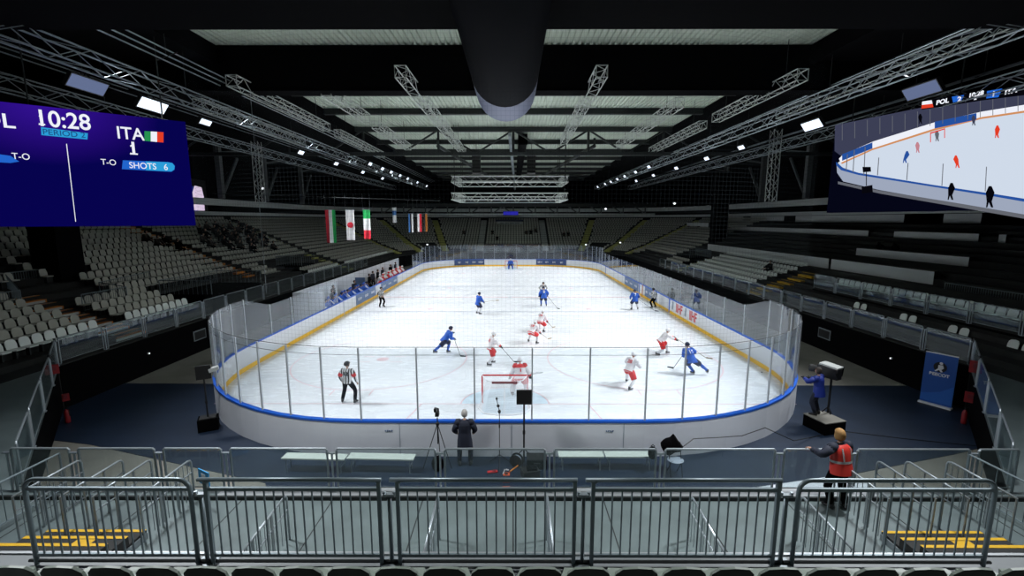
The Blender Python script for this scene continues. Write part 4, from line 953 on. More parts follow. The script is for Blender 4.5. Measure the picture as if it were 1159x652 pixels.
# lower railing right across the platform edge
XB = [-12.0, -10.4, -8.38, -6.8, -4.29, -1.73, .86, 3.48, 6.28, 8.0, 10.85, 12.0]
for i in range(11): grail((XB[i], 10.05, 1.0), (XB[i+1], 10.05, 1.0), 1.1, f'lower railing panel at the platform edge, {ordn(i+1)} from the left', 'lower railing across the near end', m='steel', cap=False)
# far front rails (thin) and far glass wall line
for i in range(9): grail((-9+2*i, YF-.1, 1.75), (-7+2*i, YF-.1, 1.75), 1.05, f'glass guardrail of the far stand, {ordn(i+1)} from the left', 'glass guardrails of the far stand')
# ================================================================== NEAR BARRIERS
def barrier(x0, x1, label, style, n, y=5.0, z0=3.27, h=1.12):
    b = thing('crowd_barrier', label, 'barrier', ((x0+x1)/2, y, z0), 0, None); L = (x1-x0)/2; r = .026
    mb = MB()
    if style == 'round': 
        R_ = .14; arc_ = lambda cx, a0, a1: [(cx+R_*cos(a0+(a1-a0)*i/6), 0, h-R_+R_*sin(a0+(a1-a0)*i/6)) for i in range(7)]
        mb.path([(-L, 0, .0)]+arc_(-L+R_, PI, PI/2)+arc_(L-R_, PI/2, 0)+[(L, 0, .0)], r, 10, 'rail_steel')
    else: mb.path([(-L-.09, 0, h), (L+.03, 0, h)], r, 10, 'rail_steel'); mb.tube((-L+.02, 0, h-.03), (-L+.02, 0, h+.0), .03, 8, 'rail_steel')
    mb.build('top_rail' if style != 'round' else 'frame', None, b, True)
    if style != 'round':
        for s in (-1, 1): mb = MB(); mb.bx(s*L-.022, s*L+.022, -.02, .02, 0, h-.02, 'rail_steel'); mb.build('post', None, b)
    mb = MB(); zt = h-.12; mb.bx(-L+.02, L-.02, -.015, .015, zt-.02, zt+.02, 'rail_steel'); mb.build('upper_bar', None, b)
    mb = MB(); mb.bx(-L+.02, L-.02, -.015, .015, .11, .15, 'rail_steel'); mb.build('lower_bar', None, b)
    for k in range(1, n+1):
        x = -L+2*L*k/(n+1); mb = MB(); mb.tube((x, 0, .13), (x, 0, zt), .0105, 6, 'rail_steel'); mb.build('baluster', None, b)
    mb = MB(); mb.tube((-L-.1, .01, .04), (L+.1, .01, .04), .02, 6, 'dark_steel'); mb.build('foot_bar', None, b)
    return b
barrier(-5.83, -3.85, 'near barrier with rounded corners at left', 'round', 17)
barrier(-3.66, -1.60, 'near barrier left of the middle, straight top rail', 'flat', 17)
barrier(-1.377, .734, 'middle near barrier, straight top rail ending beside a round post', 'flat', 17)
barrier(.952, 3.15, 'near barrier right of the middle, in front of the white floor glint', 'flat', 18)
barrier(3.394, 5.72, 'near barrier with rounded corners at right, below the steward', 'round', 18)
for x, lb in ((-3.755, 'stub post with a flat cap right of the rounded left barrier'), (-1.488, 'stub post with a flat cap between the second and third near barriers'), (.845, 'round stub post with a flat cap at the middle of the picture'), (3.272, 'stub post with a flat cap left of the rounded right barrier')):
    t = thing('stub_post', lb, 'post', (x, 5.03, 3.27)); mb = MB(); mb.tube((0, 0, 0), (0, 0, .9), .026, 10, 'rail_steel'); mb.build('tube', None, t, True)
    mb = MB(); mb.box((0, 0, .91), (.13, .06, .03), 'steel'); mb.tube((-.06, 0, .9), (-.06, 0, .95), .02, 8, 'bright_steel'); mb.tube((.06, 0, .9), (.06, 0, .95), .02, 8, 'bright_steel'); mb.build('cap', None, t)
    mb = MB(); mb.box((0, -.02, .01), (.22, .2, .02), 'steel'); mb.build('foot_plate', None, t)
# ------------------------------------------------------------------ stairs from the lower platform up to the walkway + their rails
def stair(x0, x1, label, s):
    t = thing('staircase', label, 'stairs', ((x0+x1)/2, 8.45, 1.0)); L = (x1-x0)/2; n = 7; run = .42; rise = .17
    for k in range(n): 
        mb = MB(); mb.bx(-L, L, -run*(k+1), -run*k, 0 if k == 0 else rise*k-.02, rise*(k+1), 'terrace'); mb.bx(-L, L, -run*k-.07, -run*k+.004, rise*(k+1), rise*(k+1)+.008, 'yellow')
        if k % 3 == 1: mb.bx(s*.1, s*.1+.35, -run*(k+.9), -run*(k+.2), rise*(k+1), rise*(k+1)+.006, 'yellow')
        mb.build('step', None, t)
    for q in (-1, 1): mb = MB(); mb.bx(q*L-.02, q*L+.02, -run*n, 0, 0, .12, 'steel'); mb.build('stringer', None, t)
stair(-9.5, -7.5, 'steel stairs with yellow nosings behind the rounded left barrier', 1)
stair(7.5, 9.5, 'steel stairs with yellow nosings behind the rounded right barrier', -1)
def handrail(x, y0, z0, y1, z1, label, balus=True, group=None, m='steel', drop=1.0):
    t = thing('stair_handrail', label, 'handrail', (x, 0, 0), 0, group)
    mb = MB(); mb.path([(0, y0, z0-drop), (0, y0, z0-.09), (0, y0-.03, z0-.03), (0, y0-.1, z0), (0, y1, z1)], .022, 8, m); mb.build('tube', None, t, True)
    mb = MB(); mb.path([(0, y0, z0-.32), (0, y1, z1-.32)], .016, 6, m); mb.build('mid_rail', None, t)
    for k in range(1, 4): 
        u = k/3.0; y = y0+(y1-y0)*u; z = z0+(z1-z0)*u; mb = MB(); mb.tube((0, y, z-1.0), (0, y, z), .02, 6, m); mb.build('post', None, t)
    if balus:
        mb = MB()
        n = int(abs(y1-y0)/.13)
        for k in range(1, n): u = k/n; y = y0+(y1-y0)*u; z = z0+(z1-z0)*u; mb.tube((0, y, z-.92), (0, y, z), .009, 5, m)
        mb.build('baluster', None, t)
    return t
for s, nm in ((-1, 'left'), (1, 'right')):
    for x, y0, y1, z1 in ((7.42, 9.9, 6.0, 3.6), (8.35, 9.8, 6.2, 3.5), (9.0, 9.7, 6.2, 3.5), (9.95, 9.8, 5.8, 3.7)):
        y0b = 9.0
        handrail(s*x, 9.75, 2.0, 8.3, 2.0 if x != 8.35 else 2.0, f'steel handrail of the near {nm} stairs, {"inner" if x < 8 else "second" if x < 8.7 else "third" if x < 9.5 else "outer"} one', x in (7.42, 9.95), f'handrails of the near {nm} stairs')
    railfence('guard_railing', [(s*10.7, 10.0, 1.0), (s*10.7, 7.2, 1.05), (s*10.7, 5.6, 1.1)], 1.0, f'dark railing with balusters at the outer {nm} edge of the picture', sp=.3)
for x, lb in ((-4.55, 'sloping white-edged guard under the left barrier'), (-1.5, 'sloping guard left of the middle under the barriers'), (.68, 'sloping guard right of the middle under the barriers'), (3.55, 'sloping guard under the barrier right of the middle'), (5.75, 'sloping guard under the rounded right barrier')):
    t = handrail(x, 8.4, 2.0, 6.6, 1.9, lb, True, None, 'bright_steel' if abs(x) < 4 else 'steel')
# small blue sign hung behind the left barrier
sg = thing('hanging_sign', 'small bright blue sign hanging behind the rounded left barrier', 'sign', (-6.9, 9.4, 1.75), -.5)
mb = MB(); mb.box((0, 0, 0), (.42, .02, .34), mat('sign_blue', (.03, .30, .62), .5)); mb.build('board', None, sg)
mb = MB(); mb.box((0, -.012, .03), (.16, .004, .12), 'white'); mb.box((0, -.012, -.1), (.3, .004, .04), 'white'); mb.build('symbol', None, sg)
# glossy pale sheet added at the right to stand for a glint on the floor
mb = MB(); mb.add([(x, y, z) for z in (-.05, -.01) for x, y in ((3.6, 10.9), (6.1, 11.7), (9.6, 12.5), (10.2, 12.2), (9.4, 10.6), (3.6, 10.45))], [(0, 1, 2, 3, 4, 5), (11, 10, 9, 8, 7, 6)]+[(i, i+6, (i+1) % 6+6, (i+1) % 6) for i in range(6)], mat('glint_sheet', (.75, .8, .85), .3, .2)); tag(mb.build('floor_glint'), 'pale sheet added as a light glint on the floor beyond the lower railing at right', 'floor glint')

# ================================================================== THINGS AROUND THE RINK
def monitor_stand(loc, rz, h, w, hh, label, base=True, light=False):
    t = thing('monitor_stand', label, 'monitor stand', loc, rz)
    mb = MB(); mb.tube((0, 0, .05), (0, 0, h-hh/2), .028, 8, 'black_paint'); mb.tube((0, 0, h*.45), (0, 0, h*.5), .04, 8, 'black_paint'); mb.build('pole', None, t)
    mb = MB(); mb.box((0, .0, h), (w, .09, hh), 'black_rubber'); mb.box((0, .06, h), (w*.6, .06, hh*.6), 'black_paint'); mb.build('monitor', None, t)
    mb = MB(); mb.box((0, 0, .22), (.62, .5, .44), 'black_cloth'); mb.box((0, 0, .45), (.5, .4, .03), 'black_rubber'); mb.build('ballast_box', None, t) if base else None
    if not base:
        for k in range(3): a = k*2.09+.4; mb = MB(); mb.path([(0, 0, .5), (.42*cos(a), .42*sin(a), 0)], .015, 6, 'black_paint'); mb.build('leg', None, t)
    if light: mb = MB(); mb.box((.32, -.02, h+.08), (.3, .25, .12), 'pale_step', ry=-.25); mb.build('hood', None, t)
    return t
monitor_stand((-11.0, 15.5, -.03), .5, 2.12, .46, .5, 'black loudspeaker-like monitor on a stand at the left corner of the rink', True, True)
monitor_stand((.33, 13.15, -.03), 0, 2.16, .46, .44, 'black square monitor on a pole in front of the near goal', False)
# camera on tripod
tp = thing('camera_tripod', 'small camera on a black tripod left of the grey-haired person', 'tripod', (-2.3, 13.05, -.03))
for k in range(3): a = PI/2+k*2.094; mb = MB(); mb.path([(0, 0, 1.35), (.5*cos(a), .38*sin(a), 0)], .014, 6, 'black_paint'); mb.build('leg', None, tp)
mb = MB(); mb.tube((0, 0, .7), (0, 0, 1.55), .018, 8, 'black_paint'); mb.lathe([(.05, 1.3), (.05, 1.38), (.03, 1.4)], m='black_paint'); mb.build('column', None, tp)
mb = MB(); mb.box((0, 0, 1.66), (.11, .16, .11), 'black_rubber'); mb.tube((0, .06, 1.66), (-.03, .22, 1.72), .05, 10, 'black_rubber'); mb.box((-.05, -.02, 1.8), (.08, .14, .1), 'black_rubber'); mb.build('camera', None, tp)
mb = MB(); mb.ell((0, 0, 0), (.19, .14, .26), 'black_cloth', 12, 8, None, lambda p: Vector((p.x, p.y, max(p.z, -.2)))); mb.path([(-.08, 0, .22), (0, 0, .32), (.08, 0, .22)], .012, 6, 'black_cloth'); tag(mb.build('backpack', loc=(-2.27, 12.75, .18)), 'black bag standing under the camera tripod', 'bag')
# microphone stand
ms = thing('microphone_stand', 'thin black microphone stand in front of the near goal', 'microphone stand', (-.42, 13.1, -.03))
for k in range(3): a = .5+k*2.094; mb = MB(); mb.path([(0, 0, .32), (.35*cos(a), .35*sin(a), 0)], .012, 6, 'black_paint'); mb.build('leg', None, ms)
mb = MB(); mb.tube((0, 0, .1), (0, 0, 1.75), .012, 6, 'black_paint'); mb.tube((0, 0, 1.2), (0, 0, 1.3), .022, 8, 'black_paint'); mb.build('pole', None, ms)
mb = MB(); mb.path([(0, 0, 1.72), (-.04, 0, 1.9), (-.08, 0, 2.1)], .012, 6, 'black_rubber'); mb.ell((-.08, 0, 2.13), (.035, .035, .045), 'black_rubber', 8, 6); mb.ell((-.035, 0, 1.9), (.05, .04, .05), 'black_rubber', 8, 6); mb.ell((0, 0, 1.72), (.05, .05, .06), 'black_rubber', 8, 6); mb.build('microphone', None, ms)
# cable reel, case, litter of gear at the pole
t = thing('cable_reel', 'black cable reel lying beside the monitor pole', 'cable reel', (.1, 13.0, .17), 1.2); mb = MB()
for x in (-.08, .08): mb.tube((x-.01, 0, 0), (x+.01, 0, 0), .2, 16, 'black_rubber')
mb.build('flange', None, t); mb = MB(); mb.tube((-.07, 0, 0), (.07, 0, 0), .14, 14, 'text_grey'); mb.build('cable_coil', None, t)
mb = MB(); mb.box((0, 0, .15), (.6, .4, .3), 'black_cloth'); mb.box((0, 0, .31), (.62, .42, .03), 'black_rubber'); mb.tube((-.1, -.21, .2), (.1, -.21, .2), .012, 6, 'black_rubber'); tag(mb.build('equipment_case', loc=(.72, 13.0, -.03)), 'black equipment case right of the monitor pole', 'case')
mb = MB(); mb.box((0, 0, .11), (.5, .36, .22), 'black_rubber', rz=.3); mb.box((.05, 0, .25), (.3, .2, .08), 'black_cloth', rz=.1); tag(mb.build('equipment_case', loc=(.5, 12.45, -.03)), 'low black case on the floor in front of the cable reel', 'case')
for i in range(4):
    mb = MB(); mb.box((0, 0, .006), (.2, .16, .012), 'orange_cone'); mb.box((0, 0, .014), (.09, .1, .008), 'black_rubber'); tag(mb.build('floor_marker', loc=(-.2, 12.55-.36*i, -.03)), f'orange and black cable marker on the dark floor, {ordn(i+1)} from the goal', 'floor marker', 'orange markers on the dark floor')
mb = MB(); mb.box((0, 0, .01), (.3, .1, .03), 'red', rz=.2); mb.box((.05, .03, .03), (.1, .08, .02), 'dark_red'); tag(mb.build('tool_pouch', loc=(-.62, 12.65, -.02)), 'small red object lying left of the orange markers', 'pouch')
mb = MB(); mb.path([(0, 0, .0), (.05, .1, .08), (.1, .0, .14), (.16, .12, .05)], .02, 6, 'white'); mb.path([(.2, .1, .02), (.34, .25, .04), (.45, .3, .1)], .022, 6, 'orange'); tag(mb.build('cable_bundle', loc=(-.3, 12.55, -.02)), 'tangle of white and orange cable by the microphone stand', 'cable')
# benches
for x, lb, L in ((-5.95, 'long pale bench top at the boards, left one of the left pair', .95), (-3.95, 'long pale bench top at the boards, right one of the left pair', 1.0), (2.05, 'long pale bench top at the boards, left one of the right pair', .68), (3.5, 'long pale bench top at the boards, right one of the right pair', .72)):
    b = thing('bench', lb, 'bench', (x, 12.75 if x < 0 else 12.9, -.03), -.04 if x < 0 else 0); mb = MB(); mb.bx(-L, L, -.17, .17, .42, .46, 'bench_top'); mb.build('seat', None, b)
    for sx in (-1, 1): 
        mb = MB(); mb.path([(sx*(L-.12), -.14, 0), (sx*(L-.12), -.14, .42)], .014, 6, 'steel'); mb.path([(sx*(L-.12), .14, 0), (sx*(L-.12), .14, .42)], .014, 6, 'steel'); mb.path([(sx*(L-.12), -.14, .2), (sx*(L-.12), .14, .2)], .01, 6, 'steel'); mb.build('leg', None, b)
mb = MB(); mb.ell((0, 0, .22), (.14, .12, .22), 'black_cloth', 12, 8, None, lambda p: Vector((p.x, p.y, p.z*.8 if p.z > 0 else p.z))); mb.path([(-.06, 0, .4), (0, 0, .46), (.06, 0, .4)], .012, 6, 'black_cloth'); tag(mb.build('backpack', loc=(4.12, 12.6, .43)), 'small black backpack on the end of the right bench', 'backpack')
ch = thing('folding_chair', 'dark folding chair carrying a black coat right of the benches', 'chair', (4.78, 12.55, -.03))
mb = MB(); mb.ell((0, -.02, .48), (.24, .22, .035), 'text_grey', 16, 6); mb.build('seat', None, ch)
for sx in (-1, 1):
    mb = MB(); mb.path([(sx*.17, -.2, 0), (sx*.17, .15, .95)], .012, 6, 'black_paint'); mb.build('leg', None, ch); mb = MB(); mb.path([(sx*.15, .2, 0), (sx*.15, -.15, .5)], .012, 6, 'black_paint'); mb.build('leg', None, ch)
mb = MB(); mb.ell((0, 0, 0), (.34, .16, .3), 'black_cloth', 16, 10, None, lambda p: Vector((p.x*(1-.6*max(0, p.z)/.3), p.y, p.z+.05*sin(p.x*14)))); tag(mb.build('draped_coat', loc=(4.72, 12.72, .82)), 'black coat hanging over the folding chair', 'coat')
mb = MB(); mb.path([(5.2, 13.1, .55), (5.6, 13.3, .72), (6.4, 13.42, .7), (7.2, 13.5, .72), (8.2, 14.0, .75), (9.3, 14.2, .2), (10.4, 14.9, -.02), (11.2, 15.2, -.02)], .014, 6, 'black_rubber'); mb.path([(11.6, 15.4, -.02), (13.5, 14.8, -.02), (15.8, 14.2, -.02), (17.0, 14.0, -.02)], .012, 6, 'black_rubber'); tag(mb.build('floor_cable'), 'black cable running from the right boards across the dark matting', 'cable')
# camera platform + broadcast camera on the right
pl = thing('camera_riser', 'black box riser under the camera operator in blue', 'riser', (11.2, 15.6, -.03), .25); mb = MB(); mb.bx(-.45, .45, -.5, .4, 0, .42, 'black_cloth'); mb.build('box', None, pl); mb = MB(); mb.bx(-.46, .46, -.51, .41, .42, .45, 'concrete'); mb.build('top', None, pl)
bc = thing('broadcast_camera', 'black broadcast camera with a pale rain hood on a pedestal beside the right glass', 'camera', (11.6, 15.95, .25), .5)
mb = MB(); mb.tube((0, 0, 0), (0, 0, 1.5), .04, 8, 'black_paint'); mb.path([(0, 0, .4), (.3, 0, 0)], .02, 6, 'black_paint'); mb.path([(0, 0, .4), (-.2, .25, 0)], .02, 6, 'black_paint'); mb.path([(0, 0, .4), (-.2, -.25, 0)], .02, 6, 'black_paint'); mb.build('pedestal', None, bc)
mb = MB(); mb.box((0, .1, 1.7), (.3, .7, .42), 'black_rubber'); mb.tube((0, .4, 1.68), (0, .75, 1.68), .12, 12, 'black_rubber', .14); mb.box((-.22, -.2, 1.72), (.12, .12, .12), 'black_rubber'); mb.build('body', None, bc)
mb = MB(); mb.box((0, .05, 1.95), (.42, .62, .06), 'pale_step', rx=.1); mb.box((.2, .05, 1.8), (.04, .62, .35), 'black_cloth', rx=.1); mb.build('rain_hood', None, bc)
# banner
bn = thing('roll_up_banner', 'tall blue roll-up banner with a white player emblem standing at the right black wall', 'banner', (17.15, 17.65, -.03), -1.05)
mb = MB(); mb.bx(-.5, .5, -.01, .01, .08, 2.15, mat('banner_blue', (.012, .085, .36), .5)); mb.build('panel', None, bn)
mb = MB(); mb.bx(-.52, .52, -.12, .12, 0, .07, 'white'); mb.bx(-.5, .5, -.02, .02, 2.14, 2.18, 'white'); mb.build('cassette', None, bn)
mb = MB(); mb.add([(-.49, -.013, .15), (.49, -.013, .15), (.49, -.013, .95), (.1, -.013, .62), (-.2, -.013, .5), (-.49, -.013, .42)], [(0, 1, 2, 3, 4, 5)], mat('banner_light', (.02, .13, .50), .5)); mb.build('pale_band', None, bn)
mb = MB(); mb.tube((0, -.012, 1.62), (0, -.018, 1.62), .21, 20, 'black_paint'); mb.ell((.02, -.02, 1.78), (.055, .006, .055), 'white', 10, 8); mb.add([(x, -.024, z) for x, z in ((-.06, 1.70), (.08, 1.72), (.12, 1.6), (.05, 1.52), (.10, 1.44), (.04, 1.42), (-.02, 1.5), (-.12, 1.42), (-.16, 1.44), (-.06, 1.56))], [tuple(range(10))], 'white'); mb.path([(.1, -.022, 1.66), (-.1, -.022, 1.47)], .008, 4, 'white'); mb.build('emblem', None, bn)
flat_text('BEECOT', .17, 'white', bn, (0, -.016, 1.3), (PI/2, 0, 0), bold=.006)
# fire extinguishers / red boxes / vents
for x, lb in ((-16.6, 'red fire extinguisher standing in front of the left black wall'), (16.7, 'red fire extinguisher standing in front of the right black wall')):
    e = thing('fire_extinguisher', lb, 'fire extinguisher', (x, 16.0, -.03)); mb = MB(); mb.lathe([(.08, 0), (.085, .05), (.085, .42), (.05, .5), (.025, .53)], m='signal_red'); mb.build('cylinder', None, e, True)
    mb = MB(); mb.tube((0, 0, .5), (0, 0, .6), .02, 8, 'black_rubber'); mb.box((.04, 0, .6), (.14, .03, .03), 'black_rubber'); mb.build('valve', None, e); mb = MB(); mb.path([(0, 0, .55), (.1, 0, .5), (.11, 0, .25)], .012, 6, 'black_rubber'); mb.build('hose', None, e)
for x, y, z, lb, w in ((-16.55, 16.0, .95, 'red hose cabinet low on the black corner wall at left', .2), (-16.3, 15.5, 2.2, 'red box fixed to the guardrail at the near left corner', .26), (17.15, 16.3, 2.05, 'red box fixed to the guardrail at the near right corner', .34), (16.9, 16.1, .95, 'red hose cabinet low on the black corner wall at right', .3)):
    mb = MB(); sg_ = 1 if x > 0 else -1; mb.box((0, 0, 0), (w, .1, w*1.3), 'signal_red', rz=-sg_*.85); mb.box((-sg_*.05, -.06, .05), (w*.5, .03, .16), 'dark_red', rz=-sg_*.85); tag(mb.build('wall_box', loc=(x, y, z)), lb, 'box')
for s, y, nm in ((-1, 25.3, 'left'), (1, 25.6, 'right')):
    v = thing('wall_vent', f'small framed vent grille in the {nm} black wall', 'vent', (s*17.93, y, .95)); mb = MB(); mb.bx(-.02, .02, -.5, .5, -.28, .28, 'steel'); mb.build('frame', None, v); mb = MB(); mb.bx(-s*.025-.01, -s*.025+.01, -.44, .44, -.22, .22, 'black_paint')
    for k in range(7): mb.bx(-s*.04-.006, -s*.04+.006, -.44, .44, -.2+k*.065, -.185+k*.065, 'dark_steel')
    mb.build('grille', None, v)
for s, y, nm in ((-1, 21.6, 'left'), (1, 20.9, 'right')):
    mb = MB(); mb.lathe([(.05, -.03), (.05, .03), (.02, .05)], m='white'); mb.ell((0, 0, .05), (.035, .035, .02), emis('led_white', (.9, .95, 1), 1.5), 8, 6); o = mb.build('wall_light', loc=(s*17.93, y, .95)); o.rotation_euler = (0, -s*PI/2, 0); tag(o, f'tiny round white light on the {nm} black wall', 'light')
# light stand at the far left corner etc: spectators
rs = random.Random(11); rows = []
for r_, n_, a_, b_ in ((8, 2, 42, 49), (9, 4, 40, 48), (10, 6, 39.5, 50), (11, 6, 40, 50), (12, 6, 41, 51), (13, 5, 42, 51), (14, 4, 43, 51), (11, 2, 34.6, 36.4), (12, 1, 34.5, 36), (10, 1, 35, 36.5)):
    for q_ in range(n_): rows.append((-1, r_, a_+(b_-a_)*(q_+rs.uniform(.15, .85))/n_))
rows.sort(key=lambda t: (t[1], t[2]))
seen = {}
for i, (s, r, y) in enumerate(rows):
    seen[r] = seen.get(r, 0)+1; lb = f'dark-clothed spectator seated in the {ordn(r)} row of the left stand, {nth(seen[r])or "first "}listed from the near side'.replace(' listed', '')
    x = s*(HB+off_(r)+.45); 
    if i < 2: o = SD[i]; o.location = (x, y, rz_(r)-.02); o.rotation_euler = (0, 0, -PI/2); o['label'] = lb; o['group'] = 'spectators in the left stand'
    else: dup(SD[i % 2], (x, y, rz_(r)-.02), -PI/2+random.uniform(-.3, .3), lb, 'spectators in the left stand')
dup(SD[0], (HB+off_(4)+.4, 38.6, rz_(4)), PI/2, 'lone dark-clothed spectator sitting among the bright lit seats of the middle right block')
for i, (x, r) in enumerate(((-4.0, 9), (2.5, 9), (3.4, 9), (4.3, 10), (-3.0, 6), (9.6, 8), (10.4, 8), (-9.5, 9))):
    dup(SD[i % 2], (x, YF+off_(r)+.45, rz_(r)), PI, f'tiny dark spectator in the far stand, {ordn(sorted([-4.0, 2.5, 3.4, 4.3, -3.0, 9.6, 10.4, -9.5]).index(x)+1)} from the left', 'spectators in the far stand')
for i, (x, z, y) in enumerate(((27.3, 5.25, 32.6), (27.3, 5.25, 34.0), (33.4, 7.9, 34.2))):
    mb = MB(); mb.ell((0, 0, .2), (.16, .35, .2), 'black_cloth', 10, 8); mb.ell((0, .1, .42), (.1, .12, .12), 'black_cloth', 8, 6); mb.tube((0, -.2, 0), (0, -.2, .3), .03, 6, 'black_rubber'); tag(mb.build('draped_equipment', loc=(x-.05, y, z+.03)), ('nearer black object on the second lowest pale desk', 'farther black object on the second lowest pale desk', 'black object on the long top level desk')[i], 'equipment')
# ================================================================== HALL SHELL, GALLERY, ROOF
ZR = 16.0
mb = MB(); p = .3; vs = []; xs = []
x = -46.0; zz = []
while x < 46: xs += [(x, ZR), (x+.12, ZR), (x+.16, ZR+.09), (x+.26, ZR+.09)]; x += p
n = len(xs); mb.add([(a, y, z) for y in (-12, 106) for a, z in xs]+[(-46, -12, ZR+.3), (46, -12, ZR+.3), (46, 106, ZR+.3), (-46, 106, ZR+.3)], [(i, i+1, n+i+1, n+i) for i in range(n-1)]+[(2*n, 2*n+1, 2*n+2, 2*n+3)], 'deck_green')
struct(mb.build('ceiling'))
for nm, b in (('wall_left', (-44.2, -44, -12, 106)), ('wall_right', (44, 44.2, -12, 106)), ('wall_far', (-44, 44, 104, 104.2)), ('wall_near', (-44, 44, -12.2, -12))):
    mb = MB(); mb.bx(*b, -.3, ZR, 'black_paint'); struct(mb.build(nm))
for s, nm in ((-1, 'left'), (1, 'right')):
    mb = MB(); mb.bx(s*14.9, s*44, -11.9, 104, ZR-.75, ZR-.6, 'black_cloth'); mb.bx(s*14.7, s*14.95, -11.9, 104, ZR-.9, ZR-.02, 'black_cloth'); tag(mb.build('ceiling_drape'), f'black ceiling lining over the {nm} stand', 'ceiling lining')
# transverse purlins and girders
k = 0
for y in (31.5, 37.0, 51.0, 57.6, 64.2, 70.8, 77.4, 84.0, 90.6, 97.0):
    k += 1; mb = MB(); mb.bx(-44, 44, y-.12, y+.12, ZR-.42, ZR, 'dark_steel'); mb.bx(-44, 44, y-.2, y+.2, ZR-.45, ZR-.40, 'dark_steel'); tag(mb.build('roof_purlin'), f'dark steel roof beam across the hall, {ordn(k)} from the camera', 'roof beam', 'transverse roof beams')
for y, zb, w, lb in ((24.45, 13.9, .42, 'huge black beam across the hall above the near end of the rink'), (14.2, 13.5, 1.3, 'huge black beam along the top edge of the picture')):
    mb = MB(); mb.bx(-44, 44, y-w, y+w, zb, ZR+.0, 'black_cloth'); mb.bx(-44, 44, y-w-.05, y+w+.05, zb-.06, zb, 'black_cloth'); tag(mb.build('roof_girder'), lb, 'roof beam')
g = thing('roof_girder', 'deep dark steel truss girder across the hall above the middle of the rink', 'roof beam', (0, 44, 0))
mb = MB(); mb.bx(-44, 44, -.2, .2, ZR-.45, ZR-.05, 'dark_steel'); mb.build('top_chord', None, g); mb = MB(); mb.bx(-44, 44, -.18, .18, ZR-2.6, ZR-2.3, 'dark_steel'); mb.build('bottom_chord', None, g)
mb = MB()
for i in range(-6, 6):
    a = i*7.0; mb.tube((a, 0, ZR-.3), (a, 0, ZR-2.4), .12, 6, 'dark_steel'); mb.tube((a, 0, ZR-.3), (a+3.5, 0, ZR-2.4), .09, 6, 'dark_steel'); mb.tube((a+3.5, 0, ZR-2.4), (a+7, 0, ZR-.3), .09, 6, 'dark_steel')
mb.build('lattice', None, g)
# long diagonal braces + longitudinal member
for i, (a, b, lb) in enumerate((((-8.0, 50, 15.2), (-2.0, 74, 13.2), 'long dark diagonal roof brace left of the middle'), ((8.6, 50, 15.2), (2.6, 74, 13.2), 'long dark diagonal roof brace right of the middle'))):
    mb = MB(); mb.tube(a, b, .2, 8, 'dark_steel'); mb.tube(Vector(a)+Vector((0, 0, .0)), Vector(a)+Vector((0, 0, .8)), .12, 6, 'dark_steel'); tag(mb.build('roof_brace'), lb, 'roof brace')
mb = MB(); mb.tube((-.3, 40, 14.6), (.3, 88, 13.2), .16, 10, 'bright_steel'); mb.tube((-.3, 52, 14.2), (-.3, 52, 16), .02, 6, 'dark_steel'); tag(mb.build('ventilation_pipe'), 'thin pale pipe running away under the middle of the roof', 'pipe')
mb = MB(); mb.bx(.5, 1.3, 45, 100, 14.6, 15.5, 'black_cloth'); mb.bx(.45, 1.35, 45, 45.1, 14.55, 15.55, 'black_cloth'); tag(mb.build('cable_duct'), 'black duct running away under the middle of the roof', 'duct')
# big round textile duct overhead
du = thing('air_duct', 'very large round black air duct overhead with a rounded end', 'air duct', (-.28, 19.2, 12.3))
mb = MB(); n = 32; rr = 1.12
vs = [(rr*cos(2*PI*i/n), y, rr*sin(2*PI*i/n)) for y in (-20.0, -3.2) for i in range(n)]; mb.add(vs, [(i, (i+1) % n, n+(i+1) % n, n+i) for i in range(n)]+[tuple(range(n-1, -1, -1))], 'duct_black'); mb.build('tube', None, du, True)
mb = MB(); vs = [(rr*1.003*k_*cos(2*PI*i/n), y, rr*1.003*k_*sin(2*PI*i/n)) for y, k_ in ((-3.2, 1), (-1.6, 1.0), (-.9, .99)) for i in range(n)]; mb.add(vs, [(j*n+i, j*n+(i+1) % n, (j+1)*n+(i+1) % n, (j+1)*n+i) for j in range(2) for i in range(n)], 'duct_band'); o = mb.build('end_band', None, du, True); o['label'] = 'paler bluish end band'
mb = MB(); vs = [(rr*k_*cos(2*PI*i/n), y, rr*k_*sin(2*PI*i/n)) for y, k_ in ((-.9, .99), (-.3, .86), (.1, .6), (.28, .2)) for i in range(n)]; mb.add(vs, [(j*n+i, j*n+(i+1) % n, (j+1)*n+(i+1) % n, (j+1)*n+i) for j in range(3) for i in range(n)]+[tuple(range(3*n, 4*n))], 'duct_black'); mb.build('end_cap', None, du, True)
